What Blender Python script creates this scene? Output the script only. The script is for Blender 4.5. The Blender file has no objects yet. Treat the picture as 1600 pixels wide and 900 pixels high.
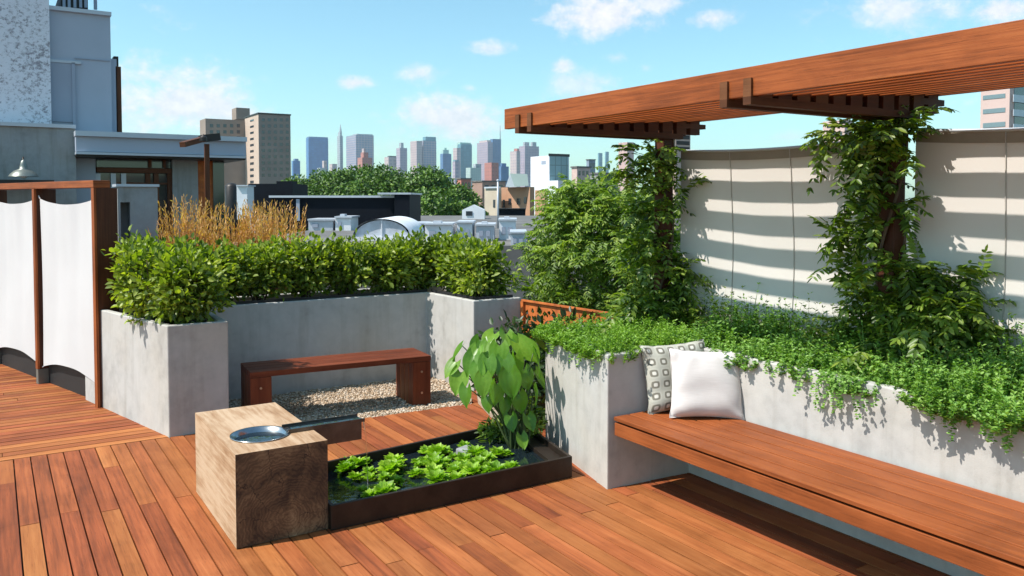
import bpy, bmesh, math, random
import numpy as np
from mathutils import Vector, Matrix, Quaternion
random.seed(7); rng = np.random.default_rng(11)
PI = math.pi
S = bpy.context.scene
COL = S.collection

# ------------------------------------------------------------------ survey
F, PITCH, H, YAW = 1292.0, math.radians(2.2), 1.75, math.radians(32.2)
CX, CY = 800.0, 310 + F*math.tan(PITCH)
FW0 = (math.sin(YAW), math.cos(YAW)); RT = (math.cos(YAW), -math.sin(YAW), 0.0)
FW = (FW0[0]*math.cos(PITCH), FW0[1]*math.cos(PITCH), -math.sin(PITCH))
UP = (FW0[0]*math.sin(PITCH), FW0[1]*math.sin(PITCH), math.cos(PITCH))
def ray(x, y):
    a = (x-CX)/F; b = (CY-y)/F
    return [FW[i]+a*RT[i]+b*UP[i] for i in range(3)]
def gz(x, y, z=0.0):
    d = ray(x, y); t = (z-H)/d[2]; return Vector((d[0]*t, d[1]*t, z))
def pu(x, y, u):
    d = ray(x, y); t = u/d[0]; return Vector((u, d[1]*t, H+d[2]*t))
def pv(x, y, v):
    d = ray(x, y); t = v/d[1]; return Vector((d[0]*t, v, H+d[2]*t))
def pd(x, y, D):
    d = ray(x, y); t = D/(d[0]*FW0[0]+d[1]*FW0[1]); return Vector((d[0]*t, d[1]*t, H+d[2]*t))

# ------------------------------------------------------------------ tagging
def tag(o, label=None, cat=None, group=None, kind=None):
    if label: o['label'] = label
    if cat: o['category'] = cat
    if group: o['group'] = group
    if kind: o['kind'] = kind
    return o
def thing(name, label, cat, loc=(0, 0, 0), rz=0.0, group=None):
    o = bpy.data.objects.new(name, None); COL.objects.link(o)
    o.location = loc; o.rotation_euler = (0, 0, rz); o.empty_display_size = .1
    return tag(o, label, cat, group)
def link(name, me, mat=None, parent=None, smooth=False):
    o = bpy.data.objects.new(name, me); COL.objects.link(o)
    if mat: me.materials.append(mat)
    if parent: o.parent = parent
    if smooth:
        me.polygons.foreach_set('use_smooth', [True]*len(me.polygons))
    return o
def copy_tree(o, parent=None):
    c = o.copy(); COL.objects.link(c)
    if parent: c.parent = parent
    for ch in [x for x in bpy.data.objects if x.parent == o]:
        copy_tree(ch, c)
    return c

# ------------------------------------------------------------------ mesh builder
class MB:
    def __init__(s): s.v = []; s.f = []; s.uv = []
    def add(s, vs, fs, uvs=None):
        n = len(s.v); s.v += [tuple(p) for p in vs]
        for k, f in enumerate(fs):
            s.f.append(tuple(n+i for i in f))
            s.uv.append(uvs[k] if uvs else None)
    def box(s, lo, hi, M=None, axis=None):
        """axis: long axis for wood grain (0,1,2)."""
        x0, y0, z0 = lo; x1, y1, z1 = hi
        P = [(x0,y0,z0),(x1,y0,z0),(x1,y1,z0),(x0,y1,z0),(x0,y0,z1),(x1,y0,z1),(x1,y1,z1),(x0,y1,z1)]
        fs = [(0,3,2,1),(4,5,6,7),(0,1,5,4),(1,2,6,5),(2,3,7,6),(3,0,4,7)]
        d = [x1-x0, y1-y0, z1-z0]
        if axis is None: axis = d.index(max(d))
        ou, ov = random.uniform(0, 50), random.uniform(0, 50)
        uvs = []
        for f in fs:
            fu = []
            ext = [max(P[i][k] for i in f)-min(P[i][k] for i in f) for k in range(3)]
            others = [k for k in range(3) if k != axis]
            flat = [k for k in range(3) if ext[k] < 1e-9]
            if flat and flat[0] == axis: ua, va = others
            else:
                ua = axis; va = [k for k in others if k not in flat][0] if flat else others[0]
            for i in f:
                fu.append((P[i][ua]+ou, P[i][va]+ov+0.37*f[0]))
            uvs.append(fu)
        if M is not None: P = [M @ Vector(p) for p in P]
        s.add(P, fs, uvs)
    def bar(s, a, b, w, h, up=(0, 0, 1)):
        """box from a to b with width w (sideways) and height h (up)."""
        a = Vector(a); b = Vector(b); d = (b-a); L = d.length; d.normalize()
        up = Vector(up); sd = d.cross(up)
        if sd.length < 1e-4: sd = d.cross(Vector((1, 0, 0)))
        sd.normalize(); u2 = sd.cross(d).normalized()
        M = Matrix((( d.x, sd.x, u2.x, a.x), (d.y, sd.y, u2.y, a.y), (d.z, sd.z, u2.z, a.z), (0,0,0,1)))
        s.box((0, -w/2, -h/2), (L, w/2, h/2), M, 0)
    def tube(s, pts, radii, n=8, cap=True):
        pts = [Vector(p) for p in pts]; m = len(pts); base = len(s.v); vs = []; fs = []
        if not isinstance(radii, (list, tuple)): radii = [radii]*m
        prev = None
        for i, p in enumerate(pts):
            t = (pts[min(i+1, m-1)]-pts[max(i-1, 0)]).normalized()
            if prev is None:
                a = Vector((0, 0, 1)) if abs(t.z) < .9 else Vector((1, 0, 0))
                x = t.cross(a).normalized()
            else:
                x = (prev - t*prev.dot(t)).normalized()
            prev = x; y = t.cross(x)
            for k in range(n):
                an = 2*PI*k/n
                vs.append(p+(x*math.cos(an)+y*math.sin(an))*radii[i])
        for i in range(m-1):
            for k in range(n):
                k2 = (k+1) % n
                fs.append((i*n+k, i*n+k2, (i+1)*n+k2, (i+1)*n+k))
        if cap:
            fs.append(tuple(range(n))[::-1]); fs.append(tuple((m-1)*n+k for k in range(n)))
        uvs = []
        for f in fs: uvs.append([(vs[i].z*1.0+vs[i].x*.2, (vs[i].x+vs[i].y)) for i in f])
        s.add(vs, fs, uvs)
    def lathe(s, prof, c=(0, 0, 0), n=32):
        vs = []; fs = []; m = len(prof)
        for r, z in prof:
            for k in range(n):
                a = 2*PI*k/n; vs.append((c[0]+r*math.cos(a), c[1]+r*math.sin(a), c[2]+z))
        for i in range(m-1):
            for k in range(n):
                k2 = (k+1) % n; fs.append((i*n+k, i*n+k2, (i+1)*n+k2, (i+1)*n+k))
        s.add(vs, fs)
    def prism(s, poly, z0, z1, top=True, bottom=True):
        n = len(poly); vs = [(p[0], p[1], z0) for p in poly]+[(p[0], p[1], z1) for p in poly]
        fs = [(i, (i+1) % n, n+(i+1) % n, n+i) for i in range(n)]
        if top: fs.append(tuple(range(n, 2*n)))
        if bottom: fs.append(tuple(range(n))[::-1])
        s.add(vs, fs)
    def build(s, name, mat=None, parent=None, smooth=False, bevel=0, seg=2):
        me = bpy.data.meshes.new(name); me.from_pydata(s.v, [], s.f)
        if any(u is not None for u in s.uv):
            ul = me.uv_layers.new(name='UVMap'); k = 0
            for f, u in zip(s.f, s.uv):
                for j in range(len(f)):
                    ul.data[k].uv = u[j] if u else (0, 0); k += 1
        me.update()
        o = link(name, me, mat, parent, smooth)
        if bevel:
            b = o.modifiers.new('Bevel', 'BEVEL'); b.width = bevel; b.segments = seg; b.limit_method = 'ANGLE'
        return o

def inset(poly, d):
    """offset a CCW polygon inward by d."""
    n = len(poly); out = []
    for i in range(n):
        p0, p1, p2 = Vector(poly[i-1]), Vector(poly[i]), Vector(poly[(i+1) % n])
        e1 = (p1-p0).normalized(); e2 = (p2-p1).normalized()
        n1 = Vector((-e1.y, e1.x)); n2 = Vector((-e2.y, e2.x))
        k = (n1+n2); k = k/ max(.2, k.dot(n1)) * d
        out.append((p1+k)[:])
    return out

# ------------------------------------------------------------------ foliage (numpy)
def nrm(a): return a/np.maximum(np.linalg.norm(a, axis=-1, keepdims=True), 1e-9)
def rand_dirs(n):
    return nrm(rng.normal(size=(n, 3)))
class Leaves:
    """collects leaf blades: six points, two folded quads each."""
    def __init__(s): s.V = []
    def add(s, base, axis, normal, L, W, fold=.12, droop=.0):
        base = np.atleast_2d(base); n = len(base)
        a = nrm(np.broadcast_to(axis, (n, 3))); nn = np.broadcast_to(normal, (n, 3))
        b = nrm(np.cross(a, nn)); nn = np.cross(b, a)
        L = np.broadcast_to(np.asarray(L, float), (n,))[:, None]; W = np.broadcast_to(np.asarray(W, float), (n,))[:, None]
        tip = base + a*L - nn*L*droop
        p1 = base + a*L*.30 + nn*W*fold; p2 = base + a*L*.68 + nn*W*fold - nn*L*droop*.4
        v = np.stack([base, p1-b*W*.46, p2-b*W*.42, tip, p2+b*W*.42, p1+b*W*.46], 1)
        s.V.append(v)
    def count(s): return sum(len(v) for v in s.V)
    def build(s, name, mat, parent=None):
        V = np.concatenate(s.V, 0); n = len(V)
        me = bpy.data.meshes.new(name)
        me.vertices.add(n*6); me.vertices.foreach_set('co', V.reshape(-1).astype(np.float32))
        idx = np.arange(n)[:, None]*6
        quads = np.stack([idx+np.array([[0, 1, 2, 3]]), idx+np.array([[0, 3, 4, 5]])], 1).reshape(-1)
        me.loops.add(n*8); me.loops.foreach_set('vertex_index', quads.astype(np.int32))
        me.polygons.add(n*2); me.polygons.foreach_set('loop_start', np.arange(0, n*8, 4, dtype=np.int32))
        me.polygons.foreach_set('loop_total', np.full(n*2, 4, np.int32))
        me.update(calc_edges=True); me.validate()
        return link(name, me, mat, parent)

def pinnate(LV, base, d, length, pairs, ll, lw, droop=.5):
    """one compound leaf: leaflets in pairs along a drooping rachis."""
    d = np.asarray(d, float); d /= np.linalg.norm(d)
    t = np.linspace(.18, 1, pairs)
    pts = np.asarray(base)+np.outer(t*length, d); pts[:, 2] -= droop*length*t**2*.5
    tan = d[None, :]+np.outer(t, [0, 0, -droop]); tan = nrm(tan)
    side = np.cross(d, [0, 0, 1.0]); ns = np.linalg.norm(side)
    side = side/ns if ns > 1e-3 else np.array([1.0, 0, 0])
    up = np.cross(side, tan)
    up = nrm(up + rng.normal(size=up.shape)*.25)
    sz = np.sin(np.clip(t, .1, 1)*PI*.85+.3)*.35+.75
    for sg in (-1, 1):
        ax = side[None, :]*sg + tan*.55 + rng.normal(size=tan.shape)*.15 + np.array([0, 0, -.25])
        LV.add(pts, ax, up, ll*sz, lw*sz, .1, .15)
    LV.add(pts[-1:], tan[-1:], up[-1:], ll, lw)

# ------------------------------------------------------------------ materials
def new_mat(name):
    m = bpy.data.materials.new(name); m.use_nodes = True; nt = m.node_tree
    for n in list(nt.nodes): nt.nodes.remove(n)
    out = nt.nodes.new('ShaderNodeOutputMaterial'); b = nt.nodes.new('ShaderNodeBsdfPrincipled')
    nt.links.new(b.outputs[0], out.inputs[0])
    return m, nt, b, out
def N(nt, typ, **kw):
    n = nt.nodes.new(typ)
    for k, v in kw.items():
        if k in n.inputs.keys() if isinstance(k, str) else False: n.inputs[k].default_value = v
        else: setattr(n, k, v)
    return n
def ramp(nt, fac, stops, interp='LINEAR'):
    r = nt.nodes.new('ShaderNodeValToRGB'); r.color_ramp.interpolation = interp
    e = r.color_ramp.elements
    while len(e) < len(stops): e.new(.5)
    for el, (p, c) in zip(e, stops):
        el.position = p; el.color = (c[0], c[1], c[2], 1)
    nt.links.new(fac, r.inputs[0]); return r.outputs[0]
def mapping(nt, src, scale, loc=(0, 0, 0)):
    m = nt.nodes.new('ShaderNodeMapping'); m.inputs['Scale'].default_value = scale; m.inputs['Location'].default_value = loc
    nt.links.new(src, m.inputs['Vector']); return m.outputs[0]
def noise(nt, vec, scale, detail=4, rough=.55, dist=0):
    n = nt.nodes.new('ShaderNodeTexNoise'); n.inputs['Scale'].default_value = scale
    n.inputs['Detail'].default_value = detail; n.inputs['Roughness'].default_value = rough; n.inputs['Distortion'].default_value = dist
    if vec is not None: nt.links.new(vec, n.inputs['Vector'])
    return n.outputs['Fac']
def mix(nt, a, b, fac, mode='MIX'):
    m = nt.nodes.new('ShaderNodeMix'); m.data_type = 'RGBA'; m.blend_type = mode
    for sock, val in ((m.inputs[0], fac), (m.inputs[6], a), (m.inputs[7], b)):
        if isinstance(val, bpy.types.NodeSocket): nt.links.new(val, sock)
        elif isinstance(val, (int, float)): sock.default_value = val
        else: sock.default_value = (val[0], val[1], val[2], 1)
    return m.outputs[2]
def math_(nt, op, a, b=None, c=None, clamp=False):
    m = nt.nodes.new('ShaderNodeMath'); m.operation = op; m.use_clamp = clamp
    for i, val in enumerate((a, b, c)):
        if val is None: continue
        if isinstance(val, bpy.types.NodeSocket): nt.links.new(val, m.inputs[i])
        else: m.inputs[i].default_value = val
    return m.outputs[0]
def bump(nt, b, h, strength=.3, dist=.01):
    n = nt.nodes.new('ShaderNodeBump'); n.inputs['Strength'].default_value = strength; n.inputs['Distance'].default_value = dist
    nt.links.new(h, n.inputs['Height']); nt.links.new(n.outputs[0], b.inputs['Normal'])
def pos(nt): return nt.nodes.new('ShaderNodeNewGeometry').outputs['Position']
def objc(nt): return nt.nodes.new('ShaderNodeTexCoord').outputs['Object']
def island(nt): return nt.nodes.new('ShaderNodeNewGeometry').outputs['Random Per Island']

def wood(name, dark, mid, light, rough=.5, grain=26, spread=.35):
    m, nt, b, o = new_mat(name)
    uv = nt.nodes.new('ShaderNodeTexCoord').outputs['UV']
    r = island(nt)
    n1 = noise(nt, mapping(nt, uv, (1.3, grain, 1)), 1.6, 7, .62, .25)
    n2 = noise(nt, mapping(nt, uv, (.9, 7, 1), (3, 9, 0)), 1.2, 3, .5, .6)
    n3 = noise(nt, mapping(nt, uv, (6, 180, 1)), 1.0, 3, .6)
    f = math_(nt, 'ADD', math_(nt, 'MULTIPLY', n1, .55), math_(nt, 'MULTIPLY', n2, .45))
    f = math_(nt, 'ADD', f, math_(nt, 'MULTIPLY', math_(nt, 'SUBTRACT', r, .5), spread))
    c = ramp(nt, f, [(.25, dark), (.5, mid), (.75, light)])
    c = mix(nt, c, tuple(x*.55 for x in dark), math_(nt, 'MULTIPLY', math_(nt, 'GREATER_THAN', n3, .62), .35))
    # weather stains that run across boards
    st = noise(nt, pos(nt), 1.7, 6, .65, .8)
    c = mix(nt, c, ramp(nt, st, [(.36, (.70, .68, .66)), (.52, (1, 1, 1)), (.72, (1.08, 1.06, 1.04))]), .6, 'MULTIPLY')
    # per board value/hue shift
    hs = nt.nodes.new('ShaderNodeHueSaturation'); nt.links.new(c, hs.inputs['Color'])
    w2 = nt.nodes.new('ShaderNodeTexWhiteNoise'); w2.noise_dimensions = '1D'; nt.links.new(r, w2.inputs['W'])
    nt.links.new(math_(nt, 'ADD', math_(nt, 'MULTIPLY', w2.outputs['Value'], .36), .80), hs.inputs['Value'])
    nt.links.new(math_(nt, 'ADD', math_(nt, 'MULTIPLY', r, .014), .493), hs.inputs['Hue'])
    nt.links.new(hs.outputs[0], b.inputs['Base Color'])
    nt.links.new(math_(nt, 'ADD', math_(nt, 'MULTIPLY', n1, .25), rough-.12), b.inputs['Roughness'])
    b.inputs['Specular IOR Level'].default_value = .22
    bump(nt, b, n1, .3, .004)
    return m
def concrete(name, base=.42, tint=(1, .972, .935), stain=.5):
    m, nt, b, o = new_mat(name); p = pos(nt)
    n1 = noise(nt, p, 2.1, 6, .6, .4); n2 = noise(nt, p, 11, 5, .6); n3 = noise(nt, p, 120, 3, .6)
    streak = noise(nt, mapping(nt, p, (7, 7, .55)), 1.6, 5, .6)
    f = math_(nt, 'ADD', math_(nt, 'MULTIPLY', n1, .6), math_(nt, 'MULTIPLY', n2, .4))
    def c(k): return tuple(base*k*t for t in tint)
    col = ramp(nt, f, [(.28, c(.70)), (.5, c(1.0)), (.7, c(1.14))])
    warm = ramp(nt, noise(nt, p, 1.1, 3), [(.45, (1, 1, 1)), (.7, (1.0, .93, .83))])
    col = mix(nt, col, warm, .7, 'MULTIPLY')
    st = ramp(nt, streak, [(.52, (1, 1, 1)), (.75, (.70, .67, .62))])
    col = mix(nt, col, st, stain, 'MULTIPLY')
    pits = ramp(nt, n3, [(.28, (.78, .78, .78)), (.36, (1, 1, 1))])
    col = mix(nt, col, pits, .5, 'MULTIPLY')
    nt.links.new(col, b.inputs['Base Color']); b.inputs['Roughness'].default_value = .82
    b.inputs['Specular IOR Level'].default_value = .25
    bump(nt, b, math_(nt, 'ADD', n2, math_(nt, 'MULTIPLY', n3, .35)), .22, .008)
    return m
def leafmat(name, cols, rough=.45, trans=.3, sat=1.0, spec=.5):
    """cols: three base colours spread over the leaves."""
    m, nt, b, o = new_mat(name)
    r = island(nt)
    n = noise(nt, pos(nt), 3.5, 2)
    f = math_(nt, 'ADD', math_(nt, 'MULTIPLY', r, .7), math_(nt, 'MULTIPLY', math_(nt, 'SUBTRACT', n, .35), .9))
    c = ramp(nt, f, [(.15, cols[0]), (.5, cols[1]), (.9, cols[2])])
    nt.links.new(c, b.inputs['Base Color']); b.inputs['Roughness'].default_value = rough
    b.inputs['Specular IOR Level'].default_value = spec
    t = nt.nodes.new('ShaderNodeBsdfTranslucent')
    tc = mix(nt, c, (1.0, 1.0, .35), 1.0, 'MULTIPLY'); tc = mix(nt, tc, (1.5, 1.7, 1.0), 1.0, 'MULTIPLY')
    nt.links.new(tc, t.inputs[0])
    mx = nt.nodes.new('ShaderNodeMixShader'); mx.inputs[0].default_value = trans
    nt.links.new(b.outputs[0], mx.inputs[1]); nt.links.new(t.outputs[0], mx.inputs[2])
    nt.links.new(mx.outputs[0], o.inputs[0])
    return m
def plain(name, col, rough=.6, metal=0, var=.12, scale=6, bumpk=.0, spec=.4):
    m, nt, b, o = new_mat(name); p = pos(nt)
    f = noise(nt, p, scale, 5, .6)
    c = ramp(nt, f, [(.25, tuple(x*(1-var) for x in col)), (.75, tuple(min(1, x*(1+var)) for x in col))])
    nt.links.new(c, b.inputs['Base Color']); b.inputs['Roughness'].default_value = rough
    b.inputs['Metallic'].default_value = metal; b.inputs['Specular IOR Level'].default_value = spec
    if bumpk: bump(nt, b, noise(nt, p, scale*8, 3), bumpk, .01)
    return m
def fabric(name, col, trans=.25, weave=420, seam=None):
    m, nt, b, o = new_mat(name); p = objc(nt)
    n1 = noise(nt, p, 2.5, 4); w = noise(nt, p, weave, 2)
    c = ramp(nt, n1, [(.3, tuple(x*.95 for x in col)), (.7, col)])
    nt.links.new(c, b.inputs['Base Color']); b.inputs['Roughness'].default_value = .85
    b.inputs['Specular IOR Level'].default_value = .15
    bump(nt, b, w, .12, .002)
    t = nt.nodes.new('ShaderNodeBsdfTranslucent'); nt.links.new(c, t.inputs[0])
    mx = nt.nodes.new('ShaderNodeMixShader'); mx.inputs[0].default_value = trans
    nt.links.new(b.outputs[0], mx.inputs[1]); nt.links.new(t.outputs[0], mx.inputs[2]); nt.links.new(mx.outputs[0], o.inputs[0])
    return m
def facade(name, wall, glass1, glass2, w=3.0, h=3.6, mortar=.28, rough=.5):
    """rows of windows set in a wall, in the building's own metres."""
    m, nt, b, o = new_mat(name)
    oc = objc(nt); sp = nt.nodes.new('ShaderNodeSeparateXYZ'); nt.links.new(oc, sp.inputs[0])
    cb = nt.nodes.new('ShaderNodeCombineXYZ')
    nt.links.new(math_(nt, 'ADD', sp.outputs[0], sp.outputs[1]), cb.inputs[0]); nt.links.new(sp.outputs[2], cb.inputs[1])
    br = nt.nodes.new('ShaderNodeTexBrick'); br.offset = 0; nt.links.new(cb.outputs[0], br.inputs['Vector'])
    br.inputs['Scale'].default_value = 1; br.inputs['Brick Width'].default_value = w; br.inputs['Row Height'].default_value = h
    br.inputs['Mortar Size'].default_value = mortar*min(w, h); br.inputs['Mortar Smooth'].default_value = .1
    br.inputs['Color1'].default_value = (*glass1, 1); br.inputs['Color2'].default_value = (*glass2, 1); br.inputs['Mortar'].default_value = (*wall, 1)
    c = mix(nt, br.outputs['Color'], ramp(nt, noise(nt, oc, .05, 3), [(.3, (.85, .85, .85)), (.7, (1.1, 1.1, 1.1))]), .8, 'MULTIPLY')
    nt.links.new(c, b.inputs['Base Color']); b.inputs['Roughness'].default_value = rough
    return m

M = {}
M['deck'] = wood('ipe deck boards', (.11, .034, .013), (.305, .090, .0285), (.43, .150, .052), .64, 34, .16)
M['bench'] = wood('oiled hardwood bench', (.14, .038, .011), (.335, .096, .025), (.46, .155, .044), .55, 30, .20)
M['pergola'] = wood('cedar pergola timber', (.10, .026, .007), (.34, .096, .024), (.50, .172, .048), .5, 44, .12)
M['darkwood'] = wood('dark brown timber', (.055, .018, .009), (.115, .040, .018), (.17, .065, .03), .55)
M['nichewood'] = wood('mahogany bench timber', (.085, .022, .010), (.21, .055, .022), (.33, .10, .04), .5)
M['endgrain'] = wood('dark end grain', (.05, .018, .008), (.10, .035, .014), (.15, .055, .024), .65)
M['concrete'] = concrete('troweled concrete', .44)
M['stucco'] = concrete('grey stucco', .30, (.97, 1.0, 1.02), .7)
M['soil'] = plain('dark soil', (.045, .032, .022), .95, 0, .5, 40, .6)
M['black'] = plain('black liner', (.015, .015, .016), .6)
M['steel'] = plain('weathered brown steel', (.030, .020, .014), .5, .35, .5, 9, .15)
M['channel'] = plain('blued steel channel', (.10, .085, .075), .38, .75, .35, 12)
M['stainless'] = plain('brushed stainless', (.42, .43, .44), .22, 1.0, .15, 20)
M['fabric'] = fabric('white screen cloth', (.66, .645, .645), .16)
M['sail'] = fabric('pale shade cloth', (.66, .615, .57), .05)
M['bark'] = plain('stem bark', (.13, .09, .06), .85, 0, .4, 30, .4)
M['greenstem'] = plain('green stem', (.055, .085, .025), .5, 0, .3, 20)
M['hedge'] = leafmat('boxwood leaves', [(.060, .105, .012), (.19, .26, .024), (.38, .43, .06)], .48, .38)
M['vine'] = leafmat('vine leaflets', [(.042, .085, .010), (.115, .195, .020), (.25, .32, .045)], .42, .38)
M['feather'] = leafmat('feathery leaflets', [(.055, .105, .014), (.155, .25, .028), (.30, .38, .060)], .5, .36)
M['herb'] = leafmat('herb leaves', [(.075, .165, .024), (.165, .32, .055), (.30, .46, .11)], .5, .28)
M['sedum'] = leafmat('bright trailing leaves', [(.08, .18, .016), (.17, .32, .032), (.28, .43, .07)], .5, .3)
M['taro'] = leafmat('elephant ear blades', [(.045, .14, .012), (.11, .28, .020), (.22, .40, .045)], .38, .34)
def vary_by_object(m, lo=.62, hi=1.15):
    nt = m.node_tree; b = [n for n in nt.nodes if n.type == 'BSDF_PRINCIPLED'][0]; src = b.inputs['Base Color'].links[0].from_socket
    r = nt.nodes.new('ShaderNodeObjectInfo').outputs['Random']; h = nt.nodes.new('ShaderNodeHueSaturation'); nt.links.new(src, h.inputs['Color'])
    nt.links.new(math_(nt, 'ADD', math_(nt, 'MULTIPLY', r, hi-lo), lo), h.inputs['Value']); nt.links.new(math_(nt, 'ADD', math_(nt, 'MULTIPLY', r, -.03), .505), h.inputs['Hue'])
    bl = noise(nt, pos(nt), 45, 4, .6); c = mix(nt, h.outputs[0], ramp(nt, bl, [(.35, (.78, .85, .7)), (.6, (1.05, 1.05, 1))]), .9, 'MULTIPLY')
    nt.links.new(c, b.inputs['Base Color'])
vary_by_object(M['taro'])
M['lettuce'] = leafmat('water lettuce blades', [(.14, .30, .018), (.27, .48, .03), (.40, .60, .07)], .5, .3)
vary_by_object(M['lettuce'], .75, 1.12)
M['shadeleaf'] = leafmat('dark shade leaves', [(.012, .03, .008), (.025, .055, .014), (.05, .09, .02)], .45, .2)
M['tree'] = leafmat('street tree leaves', [(.024, .062, .008), (.065, .140, .014), (.15, .25, .025)], .55, .14)
M['reed'] = leafmat('straw plumes', [(.40, .19, .060), (.58, .30, .105), (.70, .46, .22)], .6, .35)
M['reedgreen'] = leafmat('olive grass blades', [(.06, .09, .02), (.13, .15, .03), (.26, .22, .06)], .6, .3)

def m_corten():
    m, nt, b, o = new_mat('rusted corten sheet'); p = pos(nt)
    f = noise(nt, p, 9, 7, .65, .5)
    c = ramp(nt, f, [(.3, (.30, .075, .018)), (.55, (.52, .135, .026)), (.75, (.66, .22, .05))])
    nt.links.new(c, b.inputs['Base Color']); b.inputs['Roughness'].default_value = .7; bump(nt, b, f, .2, .004)
    return m
M['corten'] = m_corten()
def m_timber_block():
    m, nt, b, o = new_mat('salvaged timber block'); oc = objc(nt)
    g = noise(nt, mapping(nt, oc, (9, .8, 12)), 3.4, 8, .68, .25)
    big = noise(nt, mapping(nt, oc, (1, .6, 1)), 3.6, 5, .6, .2)
    f = math_(nt, 'ADD', math_(nt, 'MULTIPLY', g, .6), math_(nt, 'MULTIPLY', big, .4))
    c = ramp(nt, f, [(.28, (.17, .085, .035)), (.42, (.34, .20, .105)), (.54, (.47, .325, .205)), (.75, (.54, .42, .30))])
    nt.links.new(c, b.inputs['Base Color']); b.inputs['Roughness'].default_value = .75; bump(nt, b, f, .5, .006)
    return m
M['block'] = m_timber_block()
def m_endgrain_face():
    m, nt, b, o = new_mat('sawn end grain with growth rings'); oc = objc(nt)
    v = mapping(nt, oc, (1, .2, 1), (-.26, 0, -.10))
    sp = nt.nodes.new('ShaderNodeSeparateXYZ'); nt.links.new(v, sp.inputs[0])
    r = math_(nt, 'SQRT', math_(nt, 'ADD', math_(nt, 'POWER', sp.outputs[0], 2), math_(nt, 'POWER', sp.outputs[2], 2)))
    w = noise(nt, oc, 9, 4, .6)
    ph = math_(nt, 'ADD', math_(nt, 'MULTIPLY', r, 330), math_(nt, 'MULTIPLY', w, 42))
    rings = math_(nt, 'MULTIPLY', math_(nt, 'ADD', math_(nt, 'MULTIPLY', math_(nt, 'SINE', ph), .5), .5), math_(nt, 'MULTIPLY', noise(nt, oc, 3.2, 3), 1.6))
    ang = math_(nt, 'ARCTAN2', sp.outputs[2], sp.outputs[0])
    crk = math_(nt, 'ABSOLUTE', math_(nt, 'SINE', math_(nt, 'ADD', math_(nt, 'MULTIPLY', ang, 5.5), math_(nt, 'MULTIPLY', w, 5))))
    blot = noise(nt, oc, 5.5, 6, .65, .7)
    f = math_(nt, 'ADD', math_(nt, 'MULTIPLY', rings, .11), math_(nt, 'MULTIPLY', blot, 1.0))
    f = math_(nt, 'SUBTRACT', f, math_(nt, 'MULTIPLY', math_(nt, 'LESS_THAN', crk, .06), .18))
    c = ramp(nt, f, [(.40, (.042, .022, .011)), (.56, (.12, .065, .031)), (.72, (.23, .14, .070)), (.85, (.36, .25, .14))])
    nt.links.new(c, b.inputs['Base Color']); b.inputs['Roughness'].default_value = .8; bump(nt, b, f, .5, .005)
    return m
M['blockend'] = m_endgrain_face()
def m_water():
    m, nt, b, o = new_mat('dark pond water')
    b.inputs['Base Color'].default_value = (.008, .014, .018, 1); b.inputs['Roughness'].default_value = .04
    b.inputs['Specular IOR Level'].default_value = .6
    bump(nt, b, noise(nt, pos(nt), 14, 3), .12, .01)
    return m
M['water'] = m_water()
def m_stream():
    m, nt, b, o = new_mat('falling clear water')
    b.inputs['Base Color'].default_value = (.9, .95, 1, 1); b.inputs['Roughness'].default_value = .05
    b.inputs['Transmission Weight'].default_value = 1; b.inputs['IOR'].default_value = 1.33
    return m
M['stream'] = m_stream()
def m_gravel(name, k=1.0):
    m, nt, b, o = new_mat(name)
    r = island(nt)
    c = ramp(nt, r, [(.0, (.22*k, .145*k, .085*k)), (.4, (.40*k, .29*k, .19*k)), (.8, (.53*k, .43*k, .33*k)), (1, (.62*k, .55*k, .46*k))])
    nt.links.new(c, b.inputs['Base Color']); b.inputs['Roughness'].default_value = .85
    return m
M['pebble'] = m_gravel('beige pebbles')
def m_gravelbase():
    m, nt, b, o = new_mat('gravel bed base')
    v = nt.nodes.new('ShaderNodeTexVoronoi'); v.inputs['Scale'].default_value = 55; nt.links.new(pos(nt), v.inputs['Vector'])
    sp = nt.nodes.new('ShaderNodeSeparateColor'); nt.links.new(v.outputs['Color'], sp.inputs[0])
    c = ramp(nt, sp.outputs[0], [(0, (.28, .21, .15)), (.5, (.45, .37, .28)), (1, (.62, .56, .48))])
    nt.links.new(c, b.inputs['Base Color']); b.inputs['Roughness'].default_value = .9
    bump(nt, b, v.outputs['Distance'], .8, .01)
    return m
M['gravelbase'] = m_gravelbase()
def m_peeling():
    m, nt, b, o = new_mat('peeling white painted brick'); p = objc(nt)
    n1 = noise(nt, mapping(nt, p, (1, 1, 1.1)), 15, 8, .8, .2); n2 = noise(nt, p, 1.2, 3)
    f = math_(nt, 'ADD', n1, math_(nt, 'MULTIPLY', math_(nt, 'SUBTRACT', n2, .5), .35))
    br = nt.nodes.new('ShaderNodeTexBrick'); br.inputs['Scale'].default_value = 1; br.inputs['Brick Width'].default_value = .22; br.inputs['Row Height'].default_value = .075; br.inputs['Mortar Size'].default_value = .006
    br.inputs['Color1'].default_value = (.25, .23, .26, 1); br.inputs['Color2'].default_value = (.31, .29, .33, 1); br.inputs['Mortar'].default_value = (.36, .36, .38, 1)
    sp = nt.nodes.new('ShaderNodeSeparateXYZ'); nt.links.new(p, sp.inputs[0]); cb = nt.nodes.new('ShaderNodeCombineXYZ')
    nt.links.new(math_(nt, 'ADD', sp.outputs[0], sp.outputs[1]), cb.inputs[0]); nt.links.new(sp.outputs[2], cb.inputs[1]); nt.links.new(cb.outputs[0], br.inputs['Vector'])
    k = ramp(nt, f, [(.39, (0, 0, 0)), (.48, (1, 1, 1))])
    c = mix(nt, br.outputs['Color'], (.74, .74, .80), k)
    nt.links.new(c, b.inputs['Base Color']); b.inputs['Roughness'].default_value = .8; bump(nt, b, f, .5, .03)
    return m
M['peeling'] = m_peeling()
M['bluegrey'] = plain('blue grey painted panels', (.38, .42, .50), .55, 0, .06, 1.5)
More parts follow.
